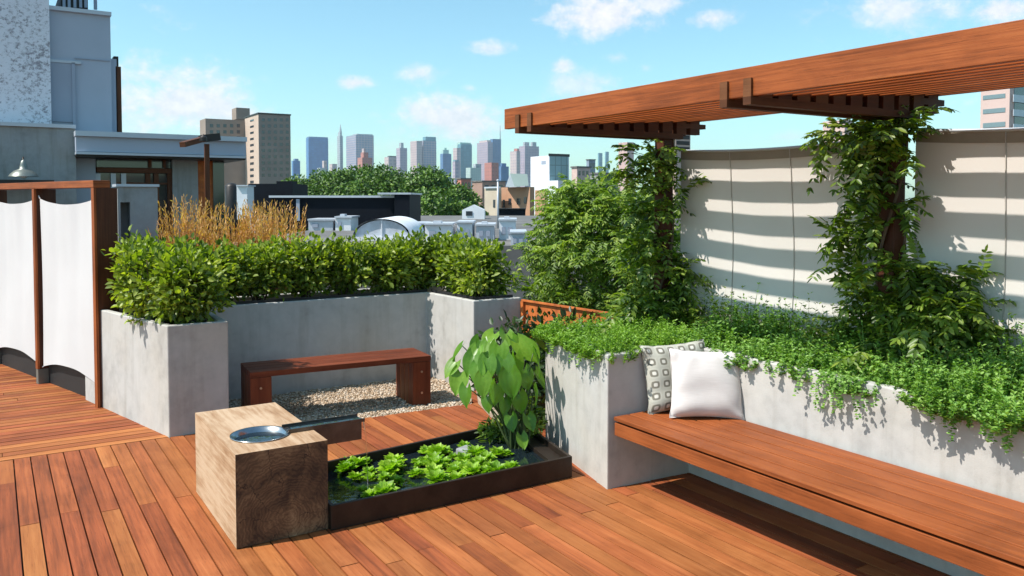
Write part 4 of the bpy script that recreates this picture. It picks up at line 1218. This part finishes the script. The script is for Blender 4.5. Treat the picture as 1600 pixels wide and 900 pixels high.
# barrel vault skylight
def vault():
    D = 19; a = pd(551, 372, D); b = pd(641, 372, D); top = pd(596, 342, D).z; z0 = rz
    w = (Vector((b.x-a.x, b.y-a.y))).length; r = w/2; zc = top-r*.62
    c = (a+b)/2; t = thing('vault_skylight', 'white round topped vault skylight rising behind the hedge', 'skylight', (c.x, c.y, z0), -YAW)
    n = 24; vs = []; fs = []
    for d_ in (0, 3.0):
        for k in range(n+1):
            an = PI*k/n; vs.append((-r*math.cos(an), d_, zc-z0+r*.62*math.sin(an)))
        
    for k in range(n): fs.append((k, k+1, n+2+k, n+1+k))
    mb = MB(); mb.add(vs, fs); mb.build('shell', M['white'], t, True)
    mb = MB(); pts = [(-(r-.05)*math.cos(PI*k/n), .06, zc-z0+(r-.05)*.62*math.sin(PI*k/n)) for k in range(n+1)]
    mb.add(pts, [tuple(range(n+1))]); mb.build('glazing', plain('cloudy vault glazing', (.52, .56, .62), .35, 0, .30, 3.5), t)
    for k in (12,):
        an = PI*k/n; x = -(r-.05)*math.cos(an); mb = MB(); mb.box((x-.012, .03, .0), (x+.012, .055, zc-z0+(r-.05)*.6*math.sin(an))); mb.build('mullion', M['white'], t)
    mb = MB(); mb.box((-r, .02, 0), (r, 3.0, zc-z0-.002)); mb.build('curb', M['white'], t)
vault()
RU = [('white_vent_unit', 'low white vent housing on the roof right of the vault skylight', 664, 349, 706, 378, 18.6, 'white'),
      ('white_vent_unit', 'tall narrow white vent housing in the row behind the hedge', 714, 346, 738, 376, 19, 'white'),
      ('white_vent_unit', 'white gable topped ventilator above the other roof vents', 722, 325, 757, 342, 39, 'white'),
      ('grey_vent_unit', 'pale grey flat vent housing left of the thin roof pole', 744, 350, 772, 376, 19, 'trimgrey'),
      ('white_vent_unit', 'tall white ventilator housing right of the thin roof pole', 780, 342, 806, 374, 19.5, 'white'),
      ('grey_vent_unit', 'small low grey roof housing beside the feathery shrub', 798, 362, 822, 386, 17.3, 'trimgrey'),
      ('roof_equipment', 'low grey roof equipment in front of the long black box', 482, 342, 520, 360, 25, 'trimgrey'),
      ('roof_equipment', 'small pale roof units just left of the vault skylight', 524, 338, 548, 360, 25, 'white'),
      ('dark_roof_curb', 'dark low roof curb between the long black box and the white vents', 634, 348, 664, 366, 22, 'navy')]
for (nm, lb, a, y0, b, y1, D, mk) in RU:
    t = thing(nm, lb, 'roof unit', base_of((a+b)/2, D, rz))
    boxpx('casing', a, y0+3, b, y1, D, 1.2, M[mk], t, rz)
    if 'gable' in lb:
        p0 = pd(a, y0+3, D)-t.location; p1 = pd(b, y0+3, D)-t.location; h = pd(a, y0-5, D).z-pd(a, y0+3, D).z; dd = Vector((FW0[0], FW0[1], 0))*1.2; m_ = (p0+p1)/2+Vector((0, 0, h))
        mb = MB(); mb.add([p0, p1, m_, p0+dd, p1+dd, m_+dd], [(0, 1, 2), (3, 5, 4), (0, 2, 5, 3), (1, 4, 5, 2)]); mb.build('gable', M['white'], t)
        boxpx('louvre', a+6, y0+5, a+16, y1-5, D-.03, .03, M['glass'], t)
    else:
        boxpx('lid', a-1.5, y0, b+1.5, y0+2.7, D-.06, 1.35, M['trimgrey'], t)
        w = (b-a); i_ = int(a)
        if i_ % 4 == 0: boxpx('cowl', a+w*.3, y0-3.5, a+w*.6, y0-.2, D+.3, .35, M['trimgrey'], t)
        for q in range(1+(i_ % 3 == 0)): boxpx('louvre', a+w*(.15+.4*q), y0+(y1-y0)*.4, a+w*(.38+.4*q), y1-(y1-y0)*.25, D-.03, .03, M['bluegrey2'], t)
t = thing('roof_pole', 'thin grey pole standing among the white roof vents', 'pole', base_of(778, 27, rz))
c = pd(778, 283, 27)-t.location; mb = MB(); mb.tube([(0, 0, 0), (0, 0, c.z)], [.035, .03], 10); mb.build('shaft', M['trimgrey'], t, True)
mb = MB(); mb.lathe([(0, .0), (.05, .01), (.05, .04), (0, .06)], (0, 0, c.z), 12); mb.build('cap', M['trimgrey'], t, True)
t = thing('black_roof_screen', 'black flat screen on the roof below the brick houses', 'roof structure', base_of(800, 55, GZ))
boxpx('panel', 778, 327, 821, 342, 55, .8, M['navy'], t, -6); boxpx('cap', 777, 325.5, 822, 326.8, 54.9, 1, M['darkmetal'], t)

# ------------------------------------------------------------------ brick houses behind the roofs
M['brickorange'] = facade('orange brick front', (.46, .27, .16), (.10, .08, .07), (.44, .26, .16), 2.6, 3.2, .38, .8)
M['brickred'] = plain('red brick', (.30, .11, .07), .85, 0, .2, .6)
M['brickpink'] = plain('orange pale brick', (.42, .235, .145), .85, 0, .15, .3)
t = thing('brick_house', 'orange brick row house with a white gabled dormer on its roof', 'house', base_of(800, 95))
g, P, dx, dy = corner_box('front_wall', 783, 828, 835, 292, 95, M['brickpink'], t, GZ)
for (a, b, y0, y1) in ((786, 789, 312, 324), (795, 799, 310, 320), (808, 813, 310, 319), (819, 823, 308, 318)): win_x('window', a, y0, b, y1, P.x, M['glass'], t)
g, P, dx, dy = corner_box('side_wall', 836, 851, 856, 297, 92, M['brickpink'], t, GZ)
p0 = pd(790, 292, 95)-t.location; p1 = pd(818, 292, 95)-t.location; pk = pd(797, 271, 95)-t.location; pk2 = pd(824, 272, 95)-t.location; dd = Vector((FW0[0], FW0[1], 0))*4
p2 = pd(804, 292, 95)-t.location
mb = MB(); mb.add([p0, p2, pk, p0+dd, p2+dd, pk+dd], [(0, 1, 2), (0, 2, 5, 3)]); q = mb.build('dormer', M['white'], t)
boxpx('window', 795, 281, 799, 287, 94.9, .05, M['glass'], q)
mb = MB(); e0 = p2; e1 = pd(826, 290, 95)-t.location
mb.add([p2, e1, pk2, pk, p2+dd, e1+dd, pk2+dd, pk+dd], [(0, 1, 2, 3), (3, 2, 6, 7)]); mb.build('roof', plain('pale mint roof', (.52, .60, .55), .6, 0, .08, .4), t)
t = thing('brick_house', 'narrow beige row house left of the orange brick one', 'house', base_of(772, 98))
g, P, dx, dy = corner_box('front_wall', 757, 779, 783, 294, 98, plain('beige render', (.46, .39, .30), .85, 0, .12, .3), t, GZ)
win_x('window', 771, 312, 774, 324, P.x, M['glass'], t); win_x('cornice', 757, 291.5, 779.5, 294.4, P.x-.15, M['trimgrey'], t, .3)
M['tealglass'] = facade('teal curtain wall', (.10, .16, .18), (.14, .24, .28), (.18, .30, .35), 2.2, 3.4, .06, .15)
t = thing('modern_block', 'white block with a teal glass front before the skyline', 'building', base_of(860, 260))
g, P, dx, dy = corner_box('block', 829, 858, 889, 243, 260, M['white'], t, GZ)
w = win_y('glass_front', 859, 245, 888, 283, P.y, M['tealglass'], t, .05); win_y('roof_edge', 857.5, 241, 890, 244, P.y, M['darkmetal'], t)
win_x('window', 846, 251, 853, 257, P.x, M['bluegrey2'], t)
corner_box('podium', 829, 872, 906, 282, 245, M['white'], t, GZ)
LOW = [('low_building', 'pink low block with dark openings right of the teal glass block', 893, 262, 922, 300, 240, (.50, .36, .32)),
       ('low_building', 'long low grey building at the skyline foot above the feathery shrub', 922, 272, 966, 300, 230, (.30, .28, .30)),
       ('low_building', 'small dark slate roofed block behind the pink low block', 916, 250, 930, 300, 420, (.22, .26, .32)),
       ('low_building', 'reddish low block just right of the round tree crown', 714, 280, 736, 320, 300, (.42, .17, .13)),
       ('low_building', 'brown low block between the red tower and the mint roof', 738, 284, 790, 320, 280, (.30, .19, .15))]
for (nm, lb, a, y0, b, y1, D, c) in LOW:
    t = thing(nm, lb, 'building', base_of((a+b)/2, D)); m_ = a+(b-a)*.3
    g, P, dx, dy = corner_box('wall', a, m_, b, y0, D, plain(lb[:20], c, .85, 0, .25, .25), t, GZ)
    mb = MB(); o = t.location; mb.box((P.x-.3-o.x, P.y-.3-o.y, P.z+.01-o.z), (P.x+dx+.2-o.x, P.y+dy+.2-o.y, P.z+.45-o.z)); mb.build('parapet', M['roofgrey'], t)
    for q in range(3): win_y('window', m_+(b-m_)*(.1+.3*q), y0+5, m_+(b-m_)*(.27+.3*q), y0+12, P.y, M['glass'], t)

# brick apartment tower
M['towerbrown'] = plain('brown tower brick', (.27, .21, .17), .85, 0, .18, .12)
M['towerpink'] = plain('pale tower brick', (.52, .40, .32), .85, 0, .12, .12)  # tower brick made paler, sunlight put into the colour
M['towerdark'] = plain('dark tower brick', (.25, .195, .165), .85, 0, .15, .12)
D = 300; t = thing('apartment_tower', 'tall brown brick apartment tower left of the skyline', 'apartment building', base_of(385, D))
g, P, dx, dy = corner_box('main_wall', 384, 404, 455, 178, D-2, M['towerdark'], t, GZ)
q = pv(321, 185, P.y+dy-.4); g, P2, dx2, dy2 = corner_box('set_back_wing', 314, 321, 388, 185, q.x*FW0[0]+q.y*FW0[1], M['towerbrown'], t, GZ)
win_x('lit_bay', 384.5, 178.6, 403.8, 330, P.x, M['towerpink'], t, .3)  # thin paler skin paints the sunlit side of the tower
corner_box('water_tank_house', 364, 369, 392, 168, D+22, M['towerbrown'], t, None, 186)
o = t.location; mb = MB(); mb.box((P.x-.3-o.x, P.y-.3-o.y, P.z+.01-o.z), (P.x+dx+.2-o.x, P.y+dy+.2-o.y, P.z+.5-o.z)); mb.build('parapet', M['darkmetal'], t)
for r in range(11): win_x('window', 391, 186+r*9.6, 396.5, 190.5+r*9.6, P.x-.06, M['glass'], t)
for r in range(10):
    for q in range(5): win_y('window', 409+q*9.4, 185+r*9.6, 413.6+q*9.4, 189.5+r*9.6, P.y, M['glass'], t)
for r in range(3):
    for q in range(5): win_y('window', 328+q*10.5, 194+r*9.6, 333+q*10.5, 199+r*9.6, P2.y, M['glass'], t)
# pink apartment block at right
D = 110; t = thing('pink_apartment_block', 'pink apartment block with strip windows showing above the cloth fence at right', 'apartment building', base_of(1575, D))
pk = plain('pink stucco', (.55, .40, .36), .8, 0, .06, .2)
g, P, dx, dy = corner_box('wall', 1529, 1578, 1720, 136, D, pk, t, GZ)
wb = plain('window blue', (.16, .22, .24), .2)
for r in range(4):
    w = win_x('window', 1536, 146+r*22, 1571, 156+r*22, P.x, wb, t, .12); win_x('sill', 1535, 156.8+r*22, 1572, 158+r*22, P.x-.08, M['white'], w, .14)
    w = win_y('balcony_opening', 1584, 142+r*22, 1640, 154+r*22, P.y, M['glass'], t, .12); win_y('rail', 1583, 154.8+r*22, 1641, 159+r*22, P.y-.2, M['trimgrey'], w, .1)
D = 140; t = thing('pink_apartment_block', 'pale pink block glimpsed behind the nearer vine top', 'apartment building', base_of(1306, D))
g, P, dx, dy = corner_box('wall', 1284, 1320, 1330, 187, D, pk, t, GZ)
for r in range(2): win_x('window', 1292, 192+r*14, 1316, 200+r*14, P.x, M['glass'], t)
M['blockpale'] = plain('pale pink render', (.46, .34, .29), .85, 0, .1, .3)
D = 130; t = thing('balcony_block', 'pink and grey block with dark balconies showing beside the farther pergola post', 'apartment building', base_of(1050, D))
g, P, dx, dy = corner_box('wall', 1030, 1056, 1078, 199, D, M['blockpale'], t, GZ)
for r in range(4): win_y('balcony', 1057, 203+r*9, 1077, 208+r*9, P.y, M['darkmetal'], t)
t = thing('pink_tower', 'pink slab tower peeping out left of the farther pergola post', 'building', base_of(980, 400))
corner_box('wall', 966, 980, 990, 222, 400, facade('pink slab', (.55, .38, .35), (.40, .30, .30), (.46, .34, .32), 3, 3.2, .3), t, GZ)

# ------------------------------------------------------------------ skyline
def fm(n, wall, g1, g2=None, w=4, h=4, mo=.25): return facade(n, wall, g1, g2 or g1, w, h, mo, .35)
blue = fm('blue glass slab', (.05, .15, .34), (.035, .13, .36), (.05, .18, .42), 9, 7, .12)
blue2 = fm('steel blue glass', (.10, .18, .32), (.06, .14, .30), (.10, .19, .36), 9, 7, .16)
pinkf = fm('pink stone front', (.52, .40, .38), (.38, .30, .32), None, 9, 7, .25)
lilac = fm('lilac stone front', (.40, .32, .36), (.28, .24, .32), None, 9, 7, .25)
greyf = fm('grey stone front', (.36, .38, .40), (.22, .25, .28), None, 8, 7, .28)
tealf = fm('teal glass front', (.12, .24, .28), (.10, .24, .30), (.14, .30, .36), 9, 7, .12)
redf = fm('red brick front', (.42, .16, .13), (.25, .12, .11), None, 4, 4, .35)
pinkf2 = fm('mauve stone front', (.44, .36, .38), (.20, .24, .34), None, 9, 7, .16)
mint = plain('mint copper roof', (.36, .52, .46), .6, 0, .05, .01)
SK = 'distant skyscrapers on the skyline'
tower('skyscraper', 'broad plain blue glass slab at the left end of the skyline', 'skyscraper', [('shaft', 479, 482, 513.5, 215, blue, 0), ('crown', 480, 483, 513, 213.3, blue2, 8)], 2600, SK)
tower('low_skyscraper', 'short deep blue block between the brick tower and the blue slab', 'building', [('shaft', 456, 458, 469.5, 251, blue, 0), ('crown', 459, 461, 467, 248, blue2, 8)], 1800, SK)
t = tower('skyscraper', 'slender grey stepped tower with a needle spire', 'skyscraper', [('shaft', 527.5, 531, 536.5, 212, greyf, 0), ('upper_shaft', 529, 531.5, 535, 206, greyf, 8)], 2700, SK)
p = pd(532, 206, 2720)-t.location; mb = MB(); mb.tube([p-Vector((0, 0, 2)), p+Vector((0, 0, 14)), p+Vector((0, 0, 26))], [5, 2, .3], 8); mb.build('spire', greyf, t)
tower('skyscraper', 'pink and steel blue slab behind the small red tower', 'skyscraper', [('shaft', 541.5, 556, 584.5, 210.5, pinkf2, 0), ('crown', 551, 558, 583, 209, greyf, 12)], 2500, SK)
tower('brick_tower', 'small stepped red brick tower in front of the pink and blue slab', 'building', [('lower', 559, 566, 582, 246, redf, 0), ('upper', 564, 568, 576, 238, redf, 5), ('cap', 566, 568.5, 572, 232, pinkf, 8)], 1200, SK)
tower('low_skyscraper', 'squat block with a dark flat top right of the pink and blue slab', 'building', [('shaft', 601, 607, 619, 245, pinkf, 0), ('crown', 606, 609, 619.5, 243.5, M['darkmetal'], 5)], 1700, SK)
tower('skyscraper', 'purple grey tower with a small square cap', 'skyscraper', [('shaft', 619.5, 625, 636.5, 231, lilac, 0), ('cap', 624, 626.5, 631, 223, greyf, 10)], 2300, SK)
tower('skyscraper', 'paired tower with pink left slab and tall blue right slab', 'skyscraper', [('pink_slab', 641.5, 651, 660, 220, pinkf, 0), ('blue_slab', 653, 661, 682, 219.5, pinkf2, 25), ('top', 661, 665, 681.5, 213.5, tealf, 45)], 2400, SK)
tower('skyscraper', 'short blue tower with stepped mint green roof', 'skyscraper', [('shaft', 688, 692, 705.5, 240, blue2, 0), ('roof', 689.5, 692.5, 701.5, 234, mint, 6), ('finial', 693, 694.5, 698, 231, mint, 14)], 2200, SK)
tower('skyscraper', 'pale pink tower half hidden by the teal one', 'skyscraper', [('shaft', 708, 714, 720, 231, pinkf, 40)], 2200, SK)
tower('skyscraper', 'teal glass tower with a pale flat crown', 'skyscraper', [('shaft', 715, 720, 737.5, 225, tealf, 0), ('crown', 714, 719, 736, 222.5, mint, 8)], 2300, SK)
t = tower('skyscraper', 'wide lilac tower with darker blue slab and mast at its right', 'skyscraper', [('lilac_shaft', 745.5, 762, 770, 222, lilac, 0), ('lilac_top', 749, 761, 767, 219, pinkf, 12), ('blue_slab', 766, 770, 783, 217, blue2, 45)], 2400, SK)
p = pd(781.5, 217, 2460)-t.location; mb = MB(); mb.tube([p-Vector((0, 0, 3)), p+Vector((0, 0, 40))], [1.8, .5], 6); mb.build('mast', greyf, t)
tower('brick_tower', 'orange red brick tower below the lilac tower', 'building', [('shaft', 757, 768, 779, 254, redf, 0)], 900, SK)
tower('low_skyscraper', 'low slate blue block right of the orange red brick tower', 'building', [('shaft', 780, 783, 795, 260, blue2, 0), ('upper', 782, 784, 791, 255, blue2, 6)], 1100, SK)
tower('skyscraper', 'pink stone tower left of the purple twin topped one', 'skyscraper', [('shaft', 797, 807, 813, 236, pinkf, 0), ('cap', 803, 808, 811, 232, redf, 10)], 2000, SK)
tower('skyscraper', 'purple tower with two dark boxes on its roof', 'skyscraper', [('shaft', 811, 820, 842, 228, lilac, 0), ('roof_box', 817, 820, 827, 222, greyf, 15), ('roof_box', 829, 832, 838, 222, greyf, 15)], 2150, SK)
tower('low_skyscraper', 'pale green low block under the teal glass tower', 'building', [('shaft', 728, 735, 752, 262, fm('pale green', (.40, .48, .44), (.30, .38, .38)), 0), ('upper', 739, 743, 752, 256, greyf, 5)], 1300, SK)
tower('skyscraper', 'faint teal pair of thin towers far right of the skyline', 'skyscraper', [('shaft', 934, 936, 941, 239, tealf, 0), ('shaft', 945, 947, 951, 237, tealf, 0)], 3000, SK)
tower('low_skyscraper', 'small white stepped block at the foot of the blue slab', 'building', [('shaft', 496, 500, 509, 262, greyf, 0), ('upper', 504, 506, 511, 251, pinkf, 6)], 1500, SK)
tower('low_skyscraper', 'dark mauve block with teal cap between mint roof and teal tower', 'building', [('shaft', 707, 711, 718.5, 252, lilac, 0), ('cap', 708, 711, 717, 250, tealf, 5)], 1600, SK)
tower('low_skyscraper', 'white narrow block at the foot of the needle spire tower', 'building', [('shaft', 515, 519, 527, 256, pinkf, 0)], 1900, SK)

# ------------------------------------------------------------------ street trees
def street_tree(label, px, pytop, D, rad, seed, lobes=13, n=5200, leaf=.34):
    top = pd(px, pytop, D); b = Vector((top.x, top.y, GZ)); Ht = top.z-GZ
    t = thing('street_tree', label, 'tree', b, 0, 'leafy street trees below the skyline')
    st = np.random.default_rng(seed); lv = Leaves(); ch = Ht*.50; zc = Ht-ch*.5
    cs = []
    for k in range(lobes):
        d = nrm(st.normal(size=3)); d[2] = d[2]*.8+.1
        cs.append((d*np.array([rad*.66, rad*.66, ch*.36]), rad*st.uniform(.26, .42)))
    cs.append((np.zeros(3), rad*.62)); rad_ = rad
    tt = max(c[2]+r*.8 for c, r in cs); cs = [(c+np.array([0, 0, Ht-zc-tt]), r) for c, r in cs]
    per = n//len(cs)
    for c, r in cs:
        d = rand_dirs(per); rr = rng.random(per)**.33
        p = c+d*(r*rr)[:, None]*np.array([1, 1, .8]); p[:, 2] += zc
        ax = nrm(d*.5+rng.normal(size=(per, 3))); nn = nrm(d*.7+np.array([0, 0, .6])+rng.normal(size=(per, 3))*.4)
        k = rng.uniform(.6, 1.4, per); lv.add(p, ax, nn, leaf*k, leaf*.62*k, .15, .1)
    lv.build('crown', M['tree'], t)
    mb = MB(); tr = rad*.06
    mb.tube([(0, 0, 0), (.1, 0, Ht*.3), (0, .1, Ht*.6), (0, 0, Ht*.85)], [tr, tr*.8, tr*.5, tr*.15], 9)
    for c, r in cs[:7]:
        s0 = Vector((0, 0, Ht*.42)); e = Vector(c)+Vector((0, 0, zc)); mb.tube([s0, s0*.5+e*.5+Vector((0, 0, .3)), e], [tr*.45, tr*.3, tr*.1], 6)
    mb.build('trunk', M['bark'], t, True)
TR = [('leftmost dark street tree, beside the brick apartment tower foot', 487, 270, 80, 3.4), ('street tree under the broad blue glass slab', 520, 266, 88, 3.8),
      ('bright street tree under the slender spire tower', 560, 258, 80, 4.0), ('tall street tree above the end of the long black box', 603, 255, 74, 4.0),
      ('broad street tree under the paired pink and blue tower', 646, 257, 78, 4.2), ('street tree under the mint roofed short tower', 684, 269, 72, 3.2),
      ('lowest street tree, at the right end of the row before the beige house', 718, 290, 66, 2.4), ('dark low street tree behind the white gabled ventilator', 676, 292, 58, 3.0)]
for k, (lb, px, py, D, r) in enumerate(TR): street_tree(lb, px, py, D, r*1.25, 60+k, 26, 15000, .28)

# ------------------------------------------------------------------ sun, sky, clouds
SUN = Vector((-.72, .13, 1.0)).normalized()
sl = bpy.data.lights.new('sun', 'SUN'); sl.energy = 5.0; sl.angle = math.radians(.55); sl.color = (1, .945, .87)
so = bpy.data.objects.new('sun', sl); COL.objects.link(so); so.rotation_euler = (-SUN).to_track_quat('-Z', 'Y').to_euler()
W = bpy.data.worlds.new('World'); S.world = W; W.use_nodes = True; nt = W.node_tree
for n in list(nt.nodes): nt.nodes.remove(n)
wo = nt.nodes.new('ShaderNodeOutputWorld'); bg = nt.nodes.new('ShaderNodeBackground'); nt.links.new(bg.outputs[0], wo.inputs[0])
sky = nt.nodes.new('ShaderNodeTexSky'); sky.sky_type = 'NISHITA'; sky.sun_disc = False
sky.sun_elevation = math.asin(SUN.z); sky.sun_rotation = math.atan2(SUN.x, SUN.y); sky.altitude = 30; sky.air_density = 1.0; sky.dust_density = .8; sky.ozone_density = 1.2
gen = nt.nodes.new('ShaderNodeTexCoord').outputs['Generated']
nv = nt.nodes.new('ShaderNodeVectorMath'); nv.operation = 'NORMALIZE'; nt.links.new(gen, nv.inputs[0]); dirv = nv.outputs[0]
def dot(vec):
    n = nt.nodes.new('ShaderNodeVectorMath'); n.operation = 'DOT_PRODUCT'; nt.links.new(dirv, n.inputs[0]); n.inputs[1].default_value = vec; return n.outputs['Value']
n_big = noise(nt, mapping(nt, dirv, (1, 1, 1.6)), 16, 9, .66, .2)
n_fine = noise(nt, mapping(nt, dirv, (1, 1, 1.3), (3, 1, 2)), 60, 6, .62)
nn = math_(nt, 'ADD', math_(nt, 'MULTIPLY', math_(nt, 'SUBTRACT', n_big, .5), 3.6), math_(nt, 'MULTIPLY', math_(nt, 'SUBTRACT', n_fine, .5), 1.5))
CL = [(280, 158, 112, 56, 1.0), (350, 168, 70, 34, .95), (225, 196, 80, 44, .75), (555, 129, 27, 11, .9), (655, 116, 36, 17, .75), (712, 184, 96, 42, .95), (660, 176, 46, 28, .8), (600, 230, 120, 20, .35), (780, 76, 42, 13, .8), (878, 101, 20, 13, .8), (900, 135, 60, 26, .6),
      (940, 18, 90, 38, 1.0), (1030, 5, 60, 24, .8), (1115, 28, 40, 17, .8), (1430, 12, 110, 36, .75), (1575, 14, 60, 26, .9), (1010, 106, 14, 8, .5), (1240, 214, 60, 10, .4), (965, 90, 20, 9, .5), (735, 138, 18, 7, .5), (-200, 60, 160, 50, .8), (1900, 60, 200, 60, .8)]
acc = None
for (px, py, sx, sy, a) in CL:
    c = Vector(ray(px, py)).normalized(); rt = c.cross(Vector((0, 0, 1))).normalized(); up = rt.cross(c)
    X = math_(nt, 'MULTIPLY', dot(rt), F/(sx*1.2)); Y = math_(nt, 'MULTIPLY', dot(up), F/(sy*1.2))
    # flatter base: lower half squeezed
    Y = math_(nt, 'MAXIMUM', Y, math_(nt, 'MULTIPLY', Y, 1.25)) if False else Y
    r = math_(nt, 'SQRT', math_(nt, 'ADD', math_(nt, 'POWER', X, 2), math_(nt, 'POWER', Y, 2)))
    front = math_(nt, 'GREATER_THAN', dot(c), .5)
    v = math_(nt, 'MULTIPLY', math_(nt, 'MULTIPLY', math_(nt, 'SUBTRACT', 1.12, r), front), 1.0)
    v = math_(nt, 'ADD', v, math_(nt, 'MULTIPLY', nn, .62))
    v = math_(nt, 'MULTIPLY', math_(nt, 'MULTIPLY', math_(nt, 'SUBTRACT', v, .10), 1.08, clamp=True), a)
    acc = v if acc is None else math_(nt, 'MAXIMUM', acc, v)
sm = nt.nodes.new('ShaderNodeMapRange'); sm.interpolation_type = 'SMOOTHSTEP'; nt.links.new(acc, sm.inputs[0]); cl = math_(nt, 'MULTIPLY', sm.outputs[0], .86)
skyc = mix(nt, sky.outputs[0], (.80, 1.10, 1.03), 1.0, 'MULTIPLY')
sz = nt.nodes.new('ShaderNodeSeparateXYZ'); nt.links.new(dirv, sz.inputs[0])
cloudc = ramp(nt, n_fine, [(.3, (4.6, 4.65, 5.0)), (.7, (6.2, 5.85, 6.0))])
final = mix(nt, skyc, cloudc, cl)
nt.links.new(final, bg.inputs[0]); bg.inputs[1].default_value = .142

# ------------------------------------------------------------------ summer haze
mb = MB(); mb.box((-600, -60, GZ-1), (3600, 3600, 330))
hm = bpy.data.materials.new('haze'); hm.use_nodes = True; hn = hm.node_tree
for n in list(hn.nodes): hn.nodes.remove(n)
ho = hn.nodes.new('ShaderNodeOutputMaterial'); hv = hn.nodes.new('ShaderNodeVolumePrincipled'); hn.links.new(hv.outputs[0], ho.inputs['Volume'])
hv.inputs['Color'].default_value = (.72, .88, 1.0, 1); hv.inputs['Density'].default_value = .00010; hv.inputs['Anisotropy'].default_value = .2
tag(mb.build('haze', hm), kind='stuff')

# ------------------------------------------------------------------ camera and output
cam = bpy.data.cameras.new('camera'); co = bpy.data.objects.new('camera', cam); COL.objects.link(co)
cam.sensor_fit = 'HORIZONTAL'; cam.sensor_width = 36; cam.lens = F/1600*36; cam.clip_end = 20000; cam.clip_start = .05
cam.shift_y = -(450-CY)/1600
co.location = (0, 0, H); co.rotation_euler = (PI/2-PITCH, 0, -YAW)
S.camera = co
S.render.engine = 'CYCLES'; S.render.resolution_x = 1024; S.render.resolution_y = 576
S.view_settings.view_transform = 'Standard'; S.view_settings.look = 'None'; S.view_settings.exposure = .46; S.view_settings.gamma = 1
